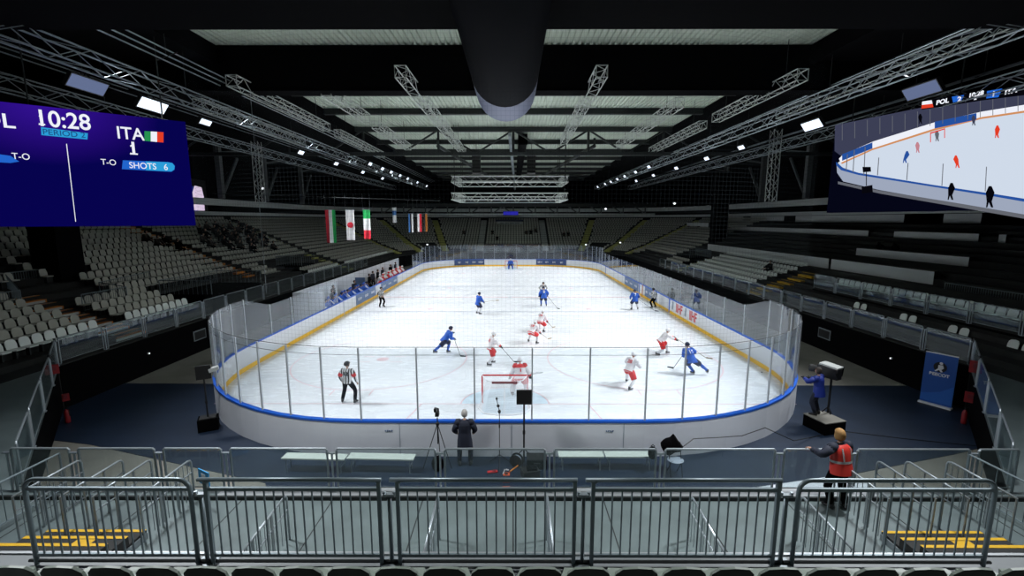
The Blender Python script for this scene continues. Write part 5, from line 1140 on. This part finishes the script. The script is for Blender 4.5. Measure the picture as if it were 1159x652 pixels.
# aluminium box trusses
def truss(a, b, w, hh, label, m='truss_alu', seg=None, r=.03, hang=True, name='lighting_truss', cat='truss', group=None, rl=None):
    a = Vector(a); b = Vector(b); d = b-a; L = d.length; d.normalize(); side = d.cross(Vector((0, 0, 1))).normalized(); up = side.cross(d)
    t = thing(name, label, cat, tuple(a), 0, group); seg = seg or max(hh, .6); n = max(2, int(L/seg)); rl = rl or r*.55
    cs = [side*sx*w/2+up*sz*hh/2 for sx in (-1, 1) for sz in (-1, 1)]
    mb = MB()
    for c in cs: mb.tube(c, c+d*L, r, 5, m)
    mb.build('chord', None, t)
    mb = MB()
    for i in range(n):
        u0, u1 = d*L*i/n, d*L*(i+1)/n; s = i % 2
        for A, B_ in ((0, 1), (2, 3), (0, 2), (1, 3)):
            if s: A, B_ = B_, A
            mb.tube(cs[A]+u0, cs[B_]+u1, rl, 4, m, cap=False)
    for u in (Vector((0, 0, 0)), d*L):
        for A, B_ in ((0, 1), (2, 3), (0, 2), (1, 3)): mb.tube(cs[A]+u, cs[B_]+u, rl*1.3, 4, m, cap=False)
    mb.build('lattice', None, t)
    if hang:
        mb = MB()
        for u in (.15, .85): p0 = d*L*u+up*hh/2; mb.tube(p0, (p0.x, p0.y, ZR-a.z), .018, 4, 'dark_steel')
        mb.build('hanger', None, t)
    return t
TL = [(-5.05, 21.5, -4.9, 46, 'short truss', 'nearest pale truss left of the big round duct'), (3.95, 21.5, 4.25, 40, '', 'nearest pale truss right of the big round duct'),
      (-9.6, 24.5, -9.6, 31, '', 'pale truss in the second line left of the middle, nearer piece'), (-9.6, 33, -9.6, 43, '', 'pale truss in the second line left of the middle, farther piece'),
      (9.4, 27, 9.4, 42, '', 'pale truss in the second line right of the middle'),
      (-13.4, 22.8, -13.4, 34, '', 'pale truss in the third line left of the middle, nearer piece'), (-13.4, 36, -13.4, 48, '', 'pale truss in the third line left, farther piece'), (13.2, 22, 13.2, 31, '', 'pale truss in the third line right of the middle, nearer piece'), (13.2, 33, 13.2, 45, '', 'pale truss in the third line right, farther piece'),
      (-17.9, 27, -17.9, 40, '', 'long pale truss over the left boards'), (16.8, 12, 16.8, 30, '', 'long dark truss running up to the top right corner')]
for x0, y0, x1, y1, _, lb in TL: truss((x0, y0, 14.0), (x1, y1, 14.0), .5, .5, lb, group=None)
for i, (x, z, y0, y1, lb) in enumerate(((-15.6, 13.2, 12, 84, 'very long dark lighting truss above the left side of the ice'), (15.0, 13.2, 12, 84, 'very long dark lighting truss above the right side of the ice'), (-20.5, 12.9, 14, 80, 'very long dark truss above the front of the left stand'), (20.0, 12.9, 14, 80, 'very long dark truss above the front of the right stand'))):
    truss((x, y0, z), (x, y1, z), .6, .6, lb, 'steel', seg=1.1, r=.035)
    mb = MB(); 
    for q in range(3): mb.tube((x+.9+q*.25, y0, z+.9+q*.12), (x+.9+q*.25, y1, z+.9+q*.12), .03, 5, 'bright_steel')
    for q in range(12): yy = y0+2+(y1-y0-4)*q/11; mb.tube((x+.7, yy, z+.85), (x+1.6, yy, z+1.15), .025, 5, 'dark_steel'); mb.tube((x+1.1, yy, z+1.1), (x+1.1, yy, ZR-.92), .018, 4, 'dark_steel')
    tag(mb.build('cable_tray'), f'bundle of thin pale conduits beside the {"left inner" if i == 0 else "right inner" if i == 1 else "left outer" if i == 2 else "right outer"} long truss', 'conduit')
# score cube frame: rectangular hanging truss over the middle
for z, yc, hw, hd, lb in ((9.6, 46.5, 5.1, 3.4, 'lower rectangular truss frame hanging over the middle of the ice'), (11.5, 50, 5.6, 3.0, 'upper rectangular truss frame hanging over the middle of the ice')):
    f = thing('truss_frame', lb, 'truss frame', (CX, yc, z)); pts_ = [(-hw, -hd), (hw, -hd), (hw, hd), (-hw, hd)]
    for i in range(4):
        a = Vector((*pts_[i], 0)); b = Vector((*pts_[(i+1) % 4], 0)); d = (b-a).normalized(); sd_ = Vector((-d.y, d.x, 0)); mb = MB(); L = (b-a).length; n = int(L/.7)
        cs = [sd_*q*.28+Vector((0, 0, w*.3)) for q in (-1, 1) for w in (-1, 1)]
        for c in cs: mb.tube(a+c-d*.3, b+c+d*.3, .045, 5, 'truss_alu')
        for k in range(n):
            for A, B_ in ((0, 1), (2, 3), (0, 2), (1, 3)):
                if k % 2: A, B_ = B_, A
                mb.tube(a+d*L*k/n+cs[A], a+d*L*(k+1)/n+cs[B_], .022, 4, 'truss_alu', cap=False)
        mb.build('truss_side', None, f)
    mb = MB()
    for x, y in pts_: mb.tube((x, y, 0), (x, y, ZR-z), .03, 5, 'dark_steel')
    mb.build('hanger', None, f)
mb = MB(); mb.bx(-4.6, 4.0, 43.5, 43.6, 9.0, 9.08, 'bright_steel'); mb.tube((-4, 43.55, 9.05), (-4, 43.55, 9.5), .02, 4, 'steel'); mb.tube((3.5, 43.55, 9.05), (3.5, 43.55, 9.5), .02, 4, 'steel'); tag(mb.build('hanging_bar'), 'thin pale bar hanging below the lower truss frame', 'bar')
# line array loudspeakers
for x, lb in ((-4.1, 'black hanging loudspeaker cluster left of the pale pipe'), (2.0, 'black hanging loudspeaker cluster right of the pale pipe')):
    s = thing('line_array', lb, 'loudspeaker', (x, 52, 14.6)); mb = MB(); mb.tube((0, 0, 0), (0, 0, 1.4), .03, 5, 'dark_steel'); mb.build('hanger', None, s)
    for k in range(6): mb = MB(); mb.box((0, .04*k*k*.3, -.38*k), (.95, .5, .34), 'black_rubber', rx=-.07*k); mb.build('cabinet', None, s)
# gallery fascia ring and columns
def gal(mb, off, z0, z1, t, m, lo, hi): sweep_open(mb, [(off, z0), (off, z1), (off+t, z1), (off+t, z0)], 12.0, m, lo, hi)
for lo, hi, nm in ((0, 7, 'left'), (6, nb-6, 'far'), (nb-7, nb, 'right')):
    g = thing('gallery_beam', f'long grey gallery beam above the {nm} stand', 'beam', (0, 0, 0))
    mb = MB(); gal(mb, 14.9, 9.05, 9.75, .3, 'gallery_grey', lo, hi); mb.build('upper_beam', None, g); mb = MB(); gal(mb, 15.0, 7.95, 8.35, .3, 'gallery_grey', lo, hi); mb.build('lower_beam', None, g)
    mb = MB(); gal(mb, 18.4, 7.3, 16.0, .2, 'black_cloth', lo, hi); mb.build('back_cloth', None, g)
mb = MB(); mb.bx(-27, 27, 88.0, 88.5, 9.9, 10.5, 'dark_steel'); mb.bx(-27, 27, 88.0, 88.5, 8.35, 8.65, 'gallery_grey')
for i in range(-6, 7): a = i*4.2; mb.tube((a, 88.25, 10.0), (a, 88.25, 8.5), .12, 5, 'column_grey'); mb.tube((a, 88.25, 8.5), (a+(2.1 if i < 0 else -2.1), 88.25, 10.0), .12, 5, 'column_grey')
tag(mb.build('bridge_truss'), 'long dark lattice beam across the far end of the hall with a grey lower edge', 'beam')
ci = 0
for s, nm in ((-1, 'left'), (1, 'right')):
    for i, y in enumerate((42.0, 50.0, 59.0, 69.0)):
        c = thing('gallery_column', f'grey steel column with a diagonal brace on the {nm} gallery, {ordn(i+1)} from the camera', 'column', (s*31.5, y, 9.75), 0, f'columns of the {nm} gallery'); mb = MB(); mb.bx(-.25, .25, -.25, .25, 0, ZR-9.8, 'column_grey'); mb.build('shaft', None, c)
        mb = MB(); mb.tube((0, .2, .3), (0, 3.4, 4.6), .17, 6, 'column_grey'); mb.tube((0, .2, 4.8), (0, 5.5, 5.8), .12, 6, 'column_grey'); mb.build('brace', None, c)
for i, (x, y, lb) in enumerate(((-23.5, 43, 'lattice mast hanging above the left stand'), (20.8, 37.5, 'pale lattice mast hanging above the right stand'))):
    t = truss((x, y, 8.9), (x, y+.01, 13.9), .5, .5, lb, 'truss_alu', .6, .028, False) if False else None
    f = thing('lattice_mast', lb, 'mast', (x, y, 8.9)); mb = MB()
    for a in (-1, 1):
        for b in (-1, 1): mb.tube((a*.3, b*.3, 0), (a*.3, b*.3, 5.6), .035, 5, 'truss_alu')
    mb.build('chord', None, f); mb = MB()
    for k in range(9):
        z0, z1 = k*.62, (k+1)*.62; q = 1 if k % 2 else -1
        mb.tube((-.3*q, -.3, z0), (.3*q, -.3, z1), .022, 4, 'truss_alu'); mb.tube((-.3*q, .3, z0), (.3*q, .3, z1), .022, 4, 'truss_alu'); mb.tube((-.3, -.3*q, z0), (-.3, .3*q, z1), .022, 4, 'truss_alu'); mb.tube((.3, -.3*q, z0), (.3, .3*q, z1), .022, 4, 'truss_alu')
    mb.build('lattice', None, f); mb = MB(); mb.tube((0, 0, 5.6), (0, 0, 7.1), .03, 5, 'dark_steel'); mb.build('hanger', None, f)
# ================================================================== FLOODLIGHTS
FX = []
emis('lamp_face', (.75, .85, 1.0), 1.7); emis('lamp_dim', (.35, .45, .8), .35)
def flood(x, y, z, aim, label, w=.7, l=1.3, face='lamp_face'):
    f = thing('floodlight', label, 'floodlight', (x, y, z)); d = (Vector(aim)-Vector((x, y, z))).normalized(); q = d.to_track_quat('-Z', 'Y'); R = q.to_matrix()
    side = 1 if x < 0 else -1
    rot = Matrix.Rotation(-side*.95, 3, 'Y')           # box along the truss, tilted towards the ice
    f.rotation_euler = rot.to_euler()
    mb = MB(); mb.bx(-w/2, w/2, -l/2, l/2, .0, .16, 'black_rubber')
    for k in range(8): mb.bx(-w/2+.04, w/2-.04, -l/2+l*(k+.4)/8, -l/2+l*(k+.6)/8, .16, .22, 'black_rubber')
    mb.build('housing', None, f); mb = MB(); mb.bx(-w/2+.04, w/2-.04, -l/2+.04, l/2-.04, -.012, .0, face); mb.build('lens', None, f)
    mb = MB(); mb.path([(-w/2-.02, 0, .08), (-w/2-.02, 0, .45), (w/2+.02, 0, .45), (w/2+.02, 0, .08)], .02, 6, 'dark_steel'); mb.build('bracket', None, f); return f
LP = []
for s, nm in ((-1, 'left'), (1, 'right')):
    ys = (19.6, 23.0, 26.8, 38.5, 46, 54, 62) if s < 0 else (20.5, 27.7, 36, 42.3, 50, 58, 66)
    for i, y in enumerate(ys):
        x = s*17.4; z = 12.9
        flood(x, y, z, (0, y+4, 0), f'floodlight above the {nm} side, {ordn(i+1)} from the camera in the outer line', .6 if i < 2 else .38, 1.7 if i < 2 else .95, 'lamp_dim' if (i == 0) else 'lamp_face'); LP.append((x, y, z))
    for i, y in enumerate((44.5, 48.6, 52, 56, 60, 66, 73) if s < 0 else (47, 52, 57, 61, 65, 69, 75)):
        x = s*13.6; z = 12.7; flood(x, y, z, (0, y, 0), f'small floodlight above the {nm} side, {ordn(i+1)} from the camera in the inner line', .36, .9); LP.append((x, y, z))
def area(loc, aim, size, sy, power, spread, col=(.93, .96, 1.0)):
    l = bpy.data.lights.new('floodlight_beam', 'AREA'); l.shape = 'RECTANGLE'; l.size = size; l.size_y = sy; l.energy = power; l.spread = math.radians(spread); l.color = col
    o = bpy.data.objects.new('floodlight_beam', l); C.objects.link(o); o.location = loc; o.rotation_euler = (Vector(aim)-Vector(loc)).to_track_quat('-Z', 'Y').to_euler(); return o
PW = 560; NPW = 850
for s in (-1, 1):
    for y in (19.5, 28, 36.5, 45, 53.5, 62, 70.5):
        area((s*16.9, y, 12.45), (s*5.0+CX, y, 0), .8*2.2, 3.2, PW, 76)
# two floodlights over the near end, under the second black girder
for s, nm in ((-1, 'left'), (1, 'right')):
    flood(s*9.5, 10.5, 13.0, (0, 14, 0), f'floodlight above the near end, {nm} one', .8, 1.3); area((s*9.4, 10.4, 12.8), (s*4.5, 8.6, 1), .8, 1.3, NPW, 120)
# ================================================================== SCREENS
def plane_at(o, u, v, px, py):
    """where the sight line through a measured point meets the screen's own plane, in screen units"""
    R = camo.rotation_euler.to_matrix(); d = R @ Vector(((px-579.5)/515.1, -(py-326)/515.1, -1)); n = u.cross(v); t = (o-Vector((0, 0, CAM_H))).dot(n)/d.dot(n); p = Vector((0, 0, CAM_H))+d*t-o; return p.dot(u), p.dot(v)
class Screen:
    def __init__(s, A, B, ztop, zbot, label, name='led_screen'):
        A = Vector((*A, 0)); B = Vector((*B, 0)); s.u = (B-A).normalized(); s.v = Vector((0, 0, 1)); s.o = Vector((A.x, A.y, zbot)); s.W = (B-A).length; s.H = ztop-zbot
        s.t = thing(name, label, 'screen', tuple(s.o), math.atan2(s.u.y, s.u.x)); s.n = 0
    def q(s, px, py): return plane_at(s.o, s.u, s.v, px, py)
    def poly(s, pts, m, name='picture_patch', px=True):
        s.n += 1; P = [s.q(*p) if px else p for p in pts]; mb = MB(); e = -.02-.0012*s.n; mb.add([(a, e, b) for a, b in P], [tuple(range(len(P)))], m); return mb.build(name, None, s.t)
    def text(s, txt, px, py, size, m, bold=.01, name='lettering', sx=1.0):
        s.n += 1; a, b = s.q(px, py); me = text_mesh(txt, size, 0, bold=bold); me.materials.append(G[m]); o = link(name, me, s.t, (a, -.02-.0012*s.n, b)); o.rotation_euler = (PI/2, 0, 0); o.scale = (sx, 1, 1); return o
emis('scr_white', (.9, .92, 1), .95); emis('scr_cyan', (.03, .42, .85), .8); emis('scr_cyan_dark', (.02, .12, .35), .6); emis('scr_blue', (.02, .16, .75), .8); emis('scr_green', (.02, .28, .08), 1); emis('scr_red', (.8, .05, .02), .95)
emis('scr_ice', (.66, .74, .86), .95); emis('scr_black', (.002, .002, .004), 1); emis('scr_navy', (.0015, .002, .008), 1); emis('scr_grey', (.07, .075, .12), .9); emis('scr_orange', (.7, .3, .12), .9); emis('scr_board', (.42, .48, .62), .8); emis('scr_cap', (.02, .09, .38), .9); emis('scr_dim', (.16, .17, .2), .8); emis('scr_glass', (.05, .055, .10), .9); emis('scr_pink', (.6, .25, .3), .9)
def screen_bg():
    m = bpy.data.materials.new('screen_background'); m.use_nodes = True; nt = m.node_tree; nt.nodes.clear(); N = nt.nodes.new; L = nt.links.new
    o = N('ShaderNodeOutputMaterial'); e = N('ShaderNodeEmission'); tc = N('ShaderNodeTexCoord'); mp = N('ShaderNodeMapping'); mp.inputs['Location'].default_value = (-1.5, 0, -2.0); mp.inputs['Scale'].default_value = (.28, 1, .42); g = N('ShaderNodeTexGradient'); g.gradient_type = 'SPHERICAL'
    r = N('ShaderNodeValToRGB'); r.color_ramp.elements[0].color = (.002, .001, .075, 1); r.color_ramp.elements[1].color = (.035, .006, .30, 1)
    L(tc.outputs['Object'], mp.inputs[0]); L(mp.outputs[0], g.inputs[0]); L(g.outputs[0], r.inputs[0]); L(r.outputs[0], e.inputs[0]); L(e.outputs[0], o.inputs[0]); MATS['screen_background'] = m
screen_bg()
# left score screen; its right edge is at the ice side
a = Vector((-19.12, 17.74)); b = Vector((-14.75, 21.3)); d = (b-a).normalized(); a2 = a-d*4.2
S = Screen(a2, b, 11.8, 7.18, 'huge blue score screen hanging above the left stand'); W, H = S.W, S.H
mb = MB(); mb.bx(0, W, 0, .3, 0, H, 'black_rubber'); mb.bx(.3, W-.3, .3, .5, .3, H-.3, 'dark_steel'); mb.build('cabinet', None, S.t)
mb = MB(); mb.add([(0, -.015, 0), (W, -.015, 0), (W, -.015, H), (0, -.015, H)], [(0, 1, 2, 3)], 'screen_background'); mb.build('display', None, S.t)
mb = MB(); [mb.tube((x, .2, H), (x, .2, ZR-7.18), .03, 5, 'dark_steel') for x in (.8, W/2, W-.8)]; mb.build('hanger', None, S.t)
S.text('10:28', 72, 137, .86, 'scr_white', .012, sx=.84); S.poly([(44.0, 139.6), (51.2, 140.4), (51.2, 142.0), (44.0, 141.4)], 'scr_white', 'digit_foot'); S.poly([(44.0, 130.8), (47, 129.2), (47, 131.2), (44.2, 132.4)], 'scr_white', 'digit_foot'); S.poly([(147.2, 173), (156, 173.8), (156, 175.4), (147.2, 174.8)], 'scr_white', 'digit_foot'); S.poly([(147.4, 164.6), (150.6, 163), (150.6, 165), (147.6, 166.4)], 'scr_white', 'digit_foot')
S.poly([(46.5, 144), (99.5, 151), (99, 158), (47, 153)], 'scr_cyan', 'label_band'); S.text('PERIOD 2', 73, 151.5, .30, 'scr_cyan_dark', .002, sx=.98)
S.text('ITA', 147.5, 152, .70, 'scr_white', .008, sx=.86); S.text('1', 151, 168.5, .72, 'scr_white', .012)
for (x0, x1), m in zip(((163.5, 170.6), (170.6, 177.8), (177.8, 185)), ('scr_green', 'scr_white', 'scr_red')):
    y = lambda x, k: (148.5+(x-163.5)*.06) if k == 0 else (159.5+(x-163.5)*.09)
    S.poly([(x0, y(x0, 0)), (x1, y(x1, 0)), (x1, y(x1, 1)), (x0, y(x0, 1))], m, 'flag_band')
S.poly([(139, 181.5), (190, 183.5), (195, 184.5), (198, 188), (197.5, 192), (194, 194.5), (188, 194.3), (138, 191.5)], 'scr_blue', 'label_band'); S.poly([(165, 182.8), (190, 183.8), (195, 184.8), (197.5, 188), (197, 192), (194, 194), (165, 192.8)], 'scr_cyan', 'label_band')
S.text('SHOTS   6', 168.5, 188.5, .36, 'scr_white', .002, sx=.84); S.text('T-O', 123, 184, .33, 'scr_white', .001, sx=.85); S.text('T-O', 24, 177.5, .33, 'scr_white', .001, sx=.85)
S.poly([(-6, 174), (12, 176.5), (22, 183), (12, 184.6), (-6, 183.5)], 'scr_blue', 'label_band'); S.text('POL', -12, 136, .72, 'scr_white', .01)
S.poly([(75, 163), (76, 163), (86.2, 251), (85.4, 251)], 'scr_white', 'divider_line')
# right picture screen
b = Vector((20.6, 18.9)); a = Vector((18.32, 27.0)); d = (b-a).normalized(); b2 = b+d*3.0
S = Screen(a, b2, 12.75, 7.85, 'huge screen above the right stand showing the game on white ice'); W, H = S.W, S.H
mb = MB(); mb.bx(0, W, 0, .3, 0, H, 'black_rubber'); mb.bx(.3, W-.3, .3, .5, .3, H-.3, 'dark_steel'); mb.build('cabinet', None, S.t)
mb = MB(); mb.add([(0, -.015, 0), (W, -.015, 0), (W, -.015, H), (0, -.015, H)], [(0, 1, 2, 3)], 'scr_navy'); mb.build('display', None, S.t)
mb = MB(); [mb.tube((x, .2, H), (x, .2, ZR-7.85), .03, 5, 'dark_steel') for x in (.8, W/2, W-.8)]; mb.build('hanger', None, S.t)
K = lambda x, y: (940+x/4.073, 90+y/4.073)
def pk(pts, m, name='picture_patch'): return S.poly([K(*p) for p in pts], m, name)
pk([(22, 210), (420, 130), (1000, 60), (1000, 170), (200, 290), (60, 360), (20, 330)], 'scr_glass')
pk([(35, 385), (100, 330), (200, 285), (480, 200), (700, 155), (1000, 110), (1000, 590), (760, 530), (470, 485), (130, 430), (60, 410)], 'scr_ice')
pk([(40, 365), (60, 345), (200, 285), (480, 198), (700, 148), (1000, 100), (1000, 130), (700, 175), (480, 228), (195, 318), (50, 385)], 'scr_white')
pk([(50, 383), (195, 318), (480, 226), (700, 173), (1000, 128), (1000, 138), (700, 182), (480, 236), (195, 326), (54, 390)], 'scr_orange')
pk([(482, 195), (675, 155), (675, 185), (482, 226)], 'scr_cap'); pk([(55, 345), (195, 290), (195, 318), (55, 375)], 'scr_cap')
pk([(30, 395), (130, 432), (470, 487), (760, 530), (1000, 570), (1000, 640), (600, 575), (230, 510), (60, 470), (32, 430)], 'scr_board')
pk([(28, 380), (60, 408), (130, 430), (470, 485), (760, 528), (1000, 566), (1000, 582), (760, 540), (470, 494), (130, 440), (50, 418), (28, 395)], 'scr_cap')
pk([(36, 470), (230, 512), (600, 572), (1000, 640), (1000, 660), (600, 590), (230, 526), (36, 482)], 'scr_dim')
for x, y0, y1 in ((80, 345, 420), (112, 325, 428), (162, 310, 440), (225, 360, 442), (360, 385, 464), (522, 388, 490), (722, 402, 516)): pk([(x-2, y0), (x+2, y0), (x-4, y1), (x-8, y1)], 'scr_dim')
for x in range(55, 900, 58): y0 = 205-(x-55)*.165; pk([(x, y0), (x+3, y0), (x+3, y0+75), (x, y0+76)], 'scr_dim')
def fig(x, y, s, m, lean=0): pk([(x-4*s, y), (x-3*s, y-8*s), (x-6*s+lean, y-20*s), (x-2*s+lean, y-29*s), (x+2*s+lean, y-29*s), (x+6*s+lean, y-20*s), (x+4*s, y-8*s), (x+6*s, y), (x+3*s, y), (x, y-7*s), (x-2*s, y)], m, 'pictured_player')
fig(345, 385, 1.9, 'scr_cap', 12); fig(405, 338, 1.7, 'scr_pink'); fig(588, 408, 2.0, 'scr_red', -6); fig(770, 270, 2.0, 'scr_red', 4); fig(495, 285, 1.7, 'scr_dim'); fig(664, 212, 1.6, 'scr_glass'); fig(418, 205, 1.6, 'scr_black')
fig(555, 555, 2.7, 'scr_black', 8); fig(735, 590, 3.4, 'scr_black', 6)
pk([(464, 245), (533, 225), (533, 230), (469, 250)], 'scr_red'); pk([(464, 245), (468, 245), (468, 290), (464, 290)], 'scr_red'); pk([(529, 228), (533, 228), (533, 270), (529, 270)], 'scr_red')
pk([(152, 403), (190, 403), (192, 425), (154, 428)], 'scr_black'); pk([(168, 425), (172, 425), (172, 490), (168, 490)], 'scr_black'); pk([(148, 495), (198, 486), (200, 520), (150, 526)], 'scr_black')
# title strip: flag and score
pk([(425, 100), (570, 75), (900, 28), (1000, 14), (1000, 60), (700, 98), (570, 118), (425, 140)], 'scr_black', 'title_band')
pk([(428, 102), (472, 96), (476, 112), (426, 118)], 'scr_white', 'flag_band'); pk([(426, 118), (476, 112), (480, 128), (424, 135)], 'scr_red', 'flag_band')
pk([(565, 80), (622, 72), (606, 104), (572, 112)], 'scr_blue', 'label_band'); pk([(728, 54), (798, 42), (780, 82), (724, 88)], 'scr_blue', 'label_band')
def kt(txt, x, y, size): S.text(txt, *K(x, y), size, 'scr_white', .012)
kt('POL', 522, 103, .27); kt('2', 600, 92, .30); kt('10:28', 677, 69, .24); kt('2', 674, 87, .17); kt('1', 758, 68, .27); kt('ITA', 838, 55, .25)
# ================================================================== FLAGS, SMALL SCREENS, SIGNS
def flag(x, y, ztop, w, h, bands, vertical, label, disc_=None):
    f = thing('hanging_flag', label, 'flag', (x, y, ztop), .12); n = len(bands)
    mb = MB(); NX, NZ = 12, 10
    for i in range(NX):
        for j in range(NZ):
            u0, u1, v0, v1 = i/NX, (i+1)/NX, j/NZ, (j+1)/NZ
            P = lambda u, v: ((u-.5)*w, .05*sin(u*9+v*2.0)*(.3+v), -v*h)
            t = (u0+.5/NX) if vertical else (v0+.5/NZ); k = min(n-1, int(t*n)); A = [P(u0, v0), P(u1, v0), P(u1, v1), P(u0, v1)]; A2 = [(p[0], p[1]+.012, p[2]) for p in A]
            mb.add(A+A2, [(0, 3, 2, 1), (4, 5, 6, 7)], bands[k])
    mb.build('cloth', None, f)
    if disc_: mb = MB(); mb.ell((0, -.0, -h*.5), (w*.36, .10, w*.36), disc_, 24, 12); mb.build('red_disc', None, f)
    mb = MB(); mb.tube((-w/2-.05, 0, .02), (w/2+.05, 0, .02), .02, 6, 'steel'); mb.tube((-w/2, 0, .02), (-w/2, 0, 1.4), .006, 4, 'steel'); mb.tube((w/2, 0, .02), (w/2, 0, 1.4), .006, 4, 'steel'); mb.build('rod', None, f)
FY = 40.0
flag(-15.9, FY, 8.3, .85, 2.85, ['flag_red', 'flag_white', 'flag_green'], True, 'hanging red, white and green striped flag, leftmost of the row')
flag(-14.2, FY, 8.3, .72, 2.6, ['flag_white'], True, 'hanging white flag with a red disc', 'flag_red')
flag(-12.75, FY, 8.3, .6, 2.5, ['flag_green', 'flag_white', 'flag_red'], False, 'hanging flag with green on top, white middle and red bottom')
flag(-12.9, 50, 8.75, .42, 1.6, ['flag_white', 'flag_blue', 'flag_white', 'flag_white'], False, 'small white flag with pale blue marks, alone in the middle of the row')
flag(-11.15, 50, 8.1, .5, 2.0, ['flag_blue', 'flag_black', 'flag_white'], True, 'small hanging blue, black and white flag')
flag(-10.2, 50, 8.1, .45, 1.95, ['flag_white', 'flag_red'], True, 'small hanging white and dark red flag'); flag(-9.55, 50, 8.1, .38, 1.9, ['flag_black', 'flag_orange'], True, 'small hanging black and orange flag, rightmost of the row')
fl = MB(); fl.tube((-26, FY, 9.7), (-8, 50.4, 9.5), .03, 5, 'dark_steel'); tag(fl.build('flag_cable'), 'thin cable carrying the hanging flags on the left', 'cable')
mb = MB(); mb.bx(-1.9, .9, 87.9, 87.98, 8.35, 9.05, emis('sign_glow', (.03, .03, .45), .7)); mb.bx(-1.95, .95, 87.98, 88.05, 8.3, 9.1, 'black_rubber'); tag(mb.build('far_sign'), 'small glowing blue sign in the middle of the far lattice beam', 'sign')
fs = thing('far_banner', 'small pale banner with dark marks in the middle of the far stand', 'banner', (-.75, 91.0, 6.55)); mb = MB(); mb.bx(-2.4, 2.4, 0, .05, 0, .55, 'pale_step'); mb.bx(-2.7, 2.7, .05, .1, .55, .95, 'navy'); mb.build('panel', None, fs)
mb = MB(); squiggles(mb, [-1.5, -.5, .5, 1.5], .28, .8, .25, -.01, 'x', 'navy', 5); mb.build('lettering', None, fs)
sc = thing('gallery_screen', 'small bright screen showing a white shape behind the left gallery beam', 'screen', (-33.9, 49.5, 8.75), PI/2+.15)
mb = MB(); mb.bx(-3.2, 2.2, 0, .2, -.5, 3.0, 'black_rubber'); mb.build('cabinet', None, sc); mb = MB(); mb.add([(-3.1, -.01, -.4), (.2, -.01, -.4), (.2, -.01, 2.2), (-3.1, -.01, 2.2)], [(0, 1, 2, 3)], emis('gal_blue', (.02, .03, .2), .6)); mb.build('display', None, sc)
mb = MB(); mb.add([(x, -.03, z) for x, z in ((-1.2, -.3), (1.4, -.3), (1.5, 1.2), (1.2, 2.2), (-.2, 2.3), (-.9, 1.4))], [tuple(range(6))], emis('gal_white', (.75, .62, .8), .9))
for x, z in ((-2.9, 1.8), (-2.3, 2.0), (-1.7, 1.9), (-2.6, .4), (-1.8, .6)): mb.add([(x, -.03, z), (x+.35, -.03, z), (x+.35, -.03, z+.4), (x, -.03, z+.4)], [(0, 1, 2, 3)], emis('gal_dot', (.4, .4, .9), .8))
mb.build('picture_patch', None, sc)
# small lamps glowing in the dark of the far stand
for i, (x, y, z, lb) in enumerate(((-14.6, 77.5, 3.3, 'tiny white lamp near the far left corner'), (12.6, 79.2, 3.2, 'tiny white lamp near the far right corner, left one'), (18.3, 78.2, 3.6, 'tiny white lamp near the far right corner, right one'), (12.4, 62, 8.9, 'small lamp glowing on the far right under the lattice beam'), (19.5, 56, 9.4, 'small lamp glowing above the right stand, near the mast'), (-27.0, 50, 10.8, 'small lamp glowing above the left stand'))):
    mb = MB(); mb.ell((0, 0, 0), (.16, .1, .12), emis('lamp_small', (.9, .95, 1), 1.6), 10, 8); mb.bx(-.2, .2, .05, .25, .0, .2, 'black_rubber'); tag(mb.build('small_lamp', loc=(x, y, z)), lb, 'lamp')
# ================================================================== WORLD + VIEW
w = bpy.data.worlds.new('world'); bpy.context.scene.world = w; w.use_nodes = True; w.node_tree.nodes['Background'].inputs[0].default_value = (.5, .6, .8, 1); w.node_tree.nodes['Background'].inputs[1].default_value = .012
sc_ = bpy.context.scene; vs_ = sc_.view_settings; sc_.display_settings.display_device = 'sRGB'; vs_.view_transform = 'Standard'; vs_.look = 'None'; vs_.gamma = 1; vs_.exposure = 0.0; vs_.use_curve_mapping = False
cy = sc_.cycles; cy.transparent_max_bounces = 64; cy.max_bounces = 6; cy.diffuse_bounces = 4; cy.glossy_bounces = 3; cy.transmission_bounces = 4; cy.sample_clamp_indirect = 4; cy.use_denoising = True
print('OBJECTS', len(bpy.data.objects), 'TOP', sum(1 for o in bpy.data.objects if o.parent is None))
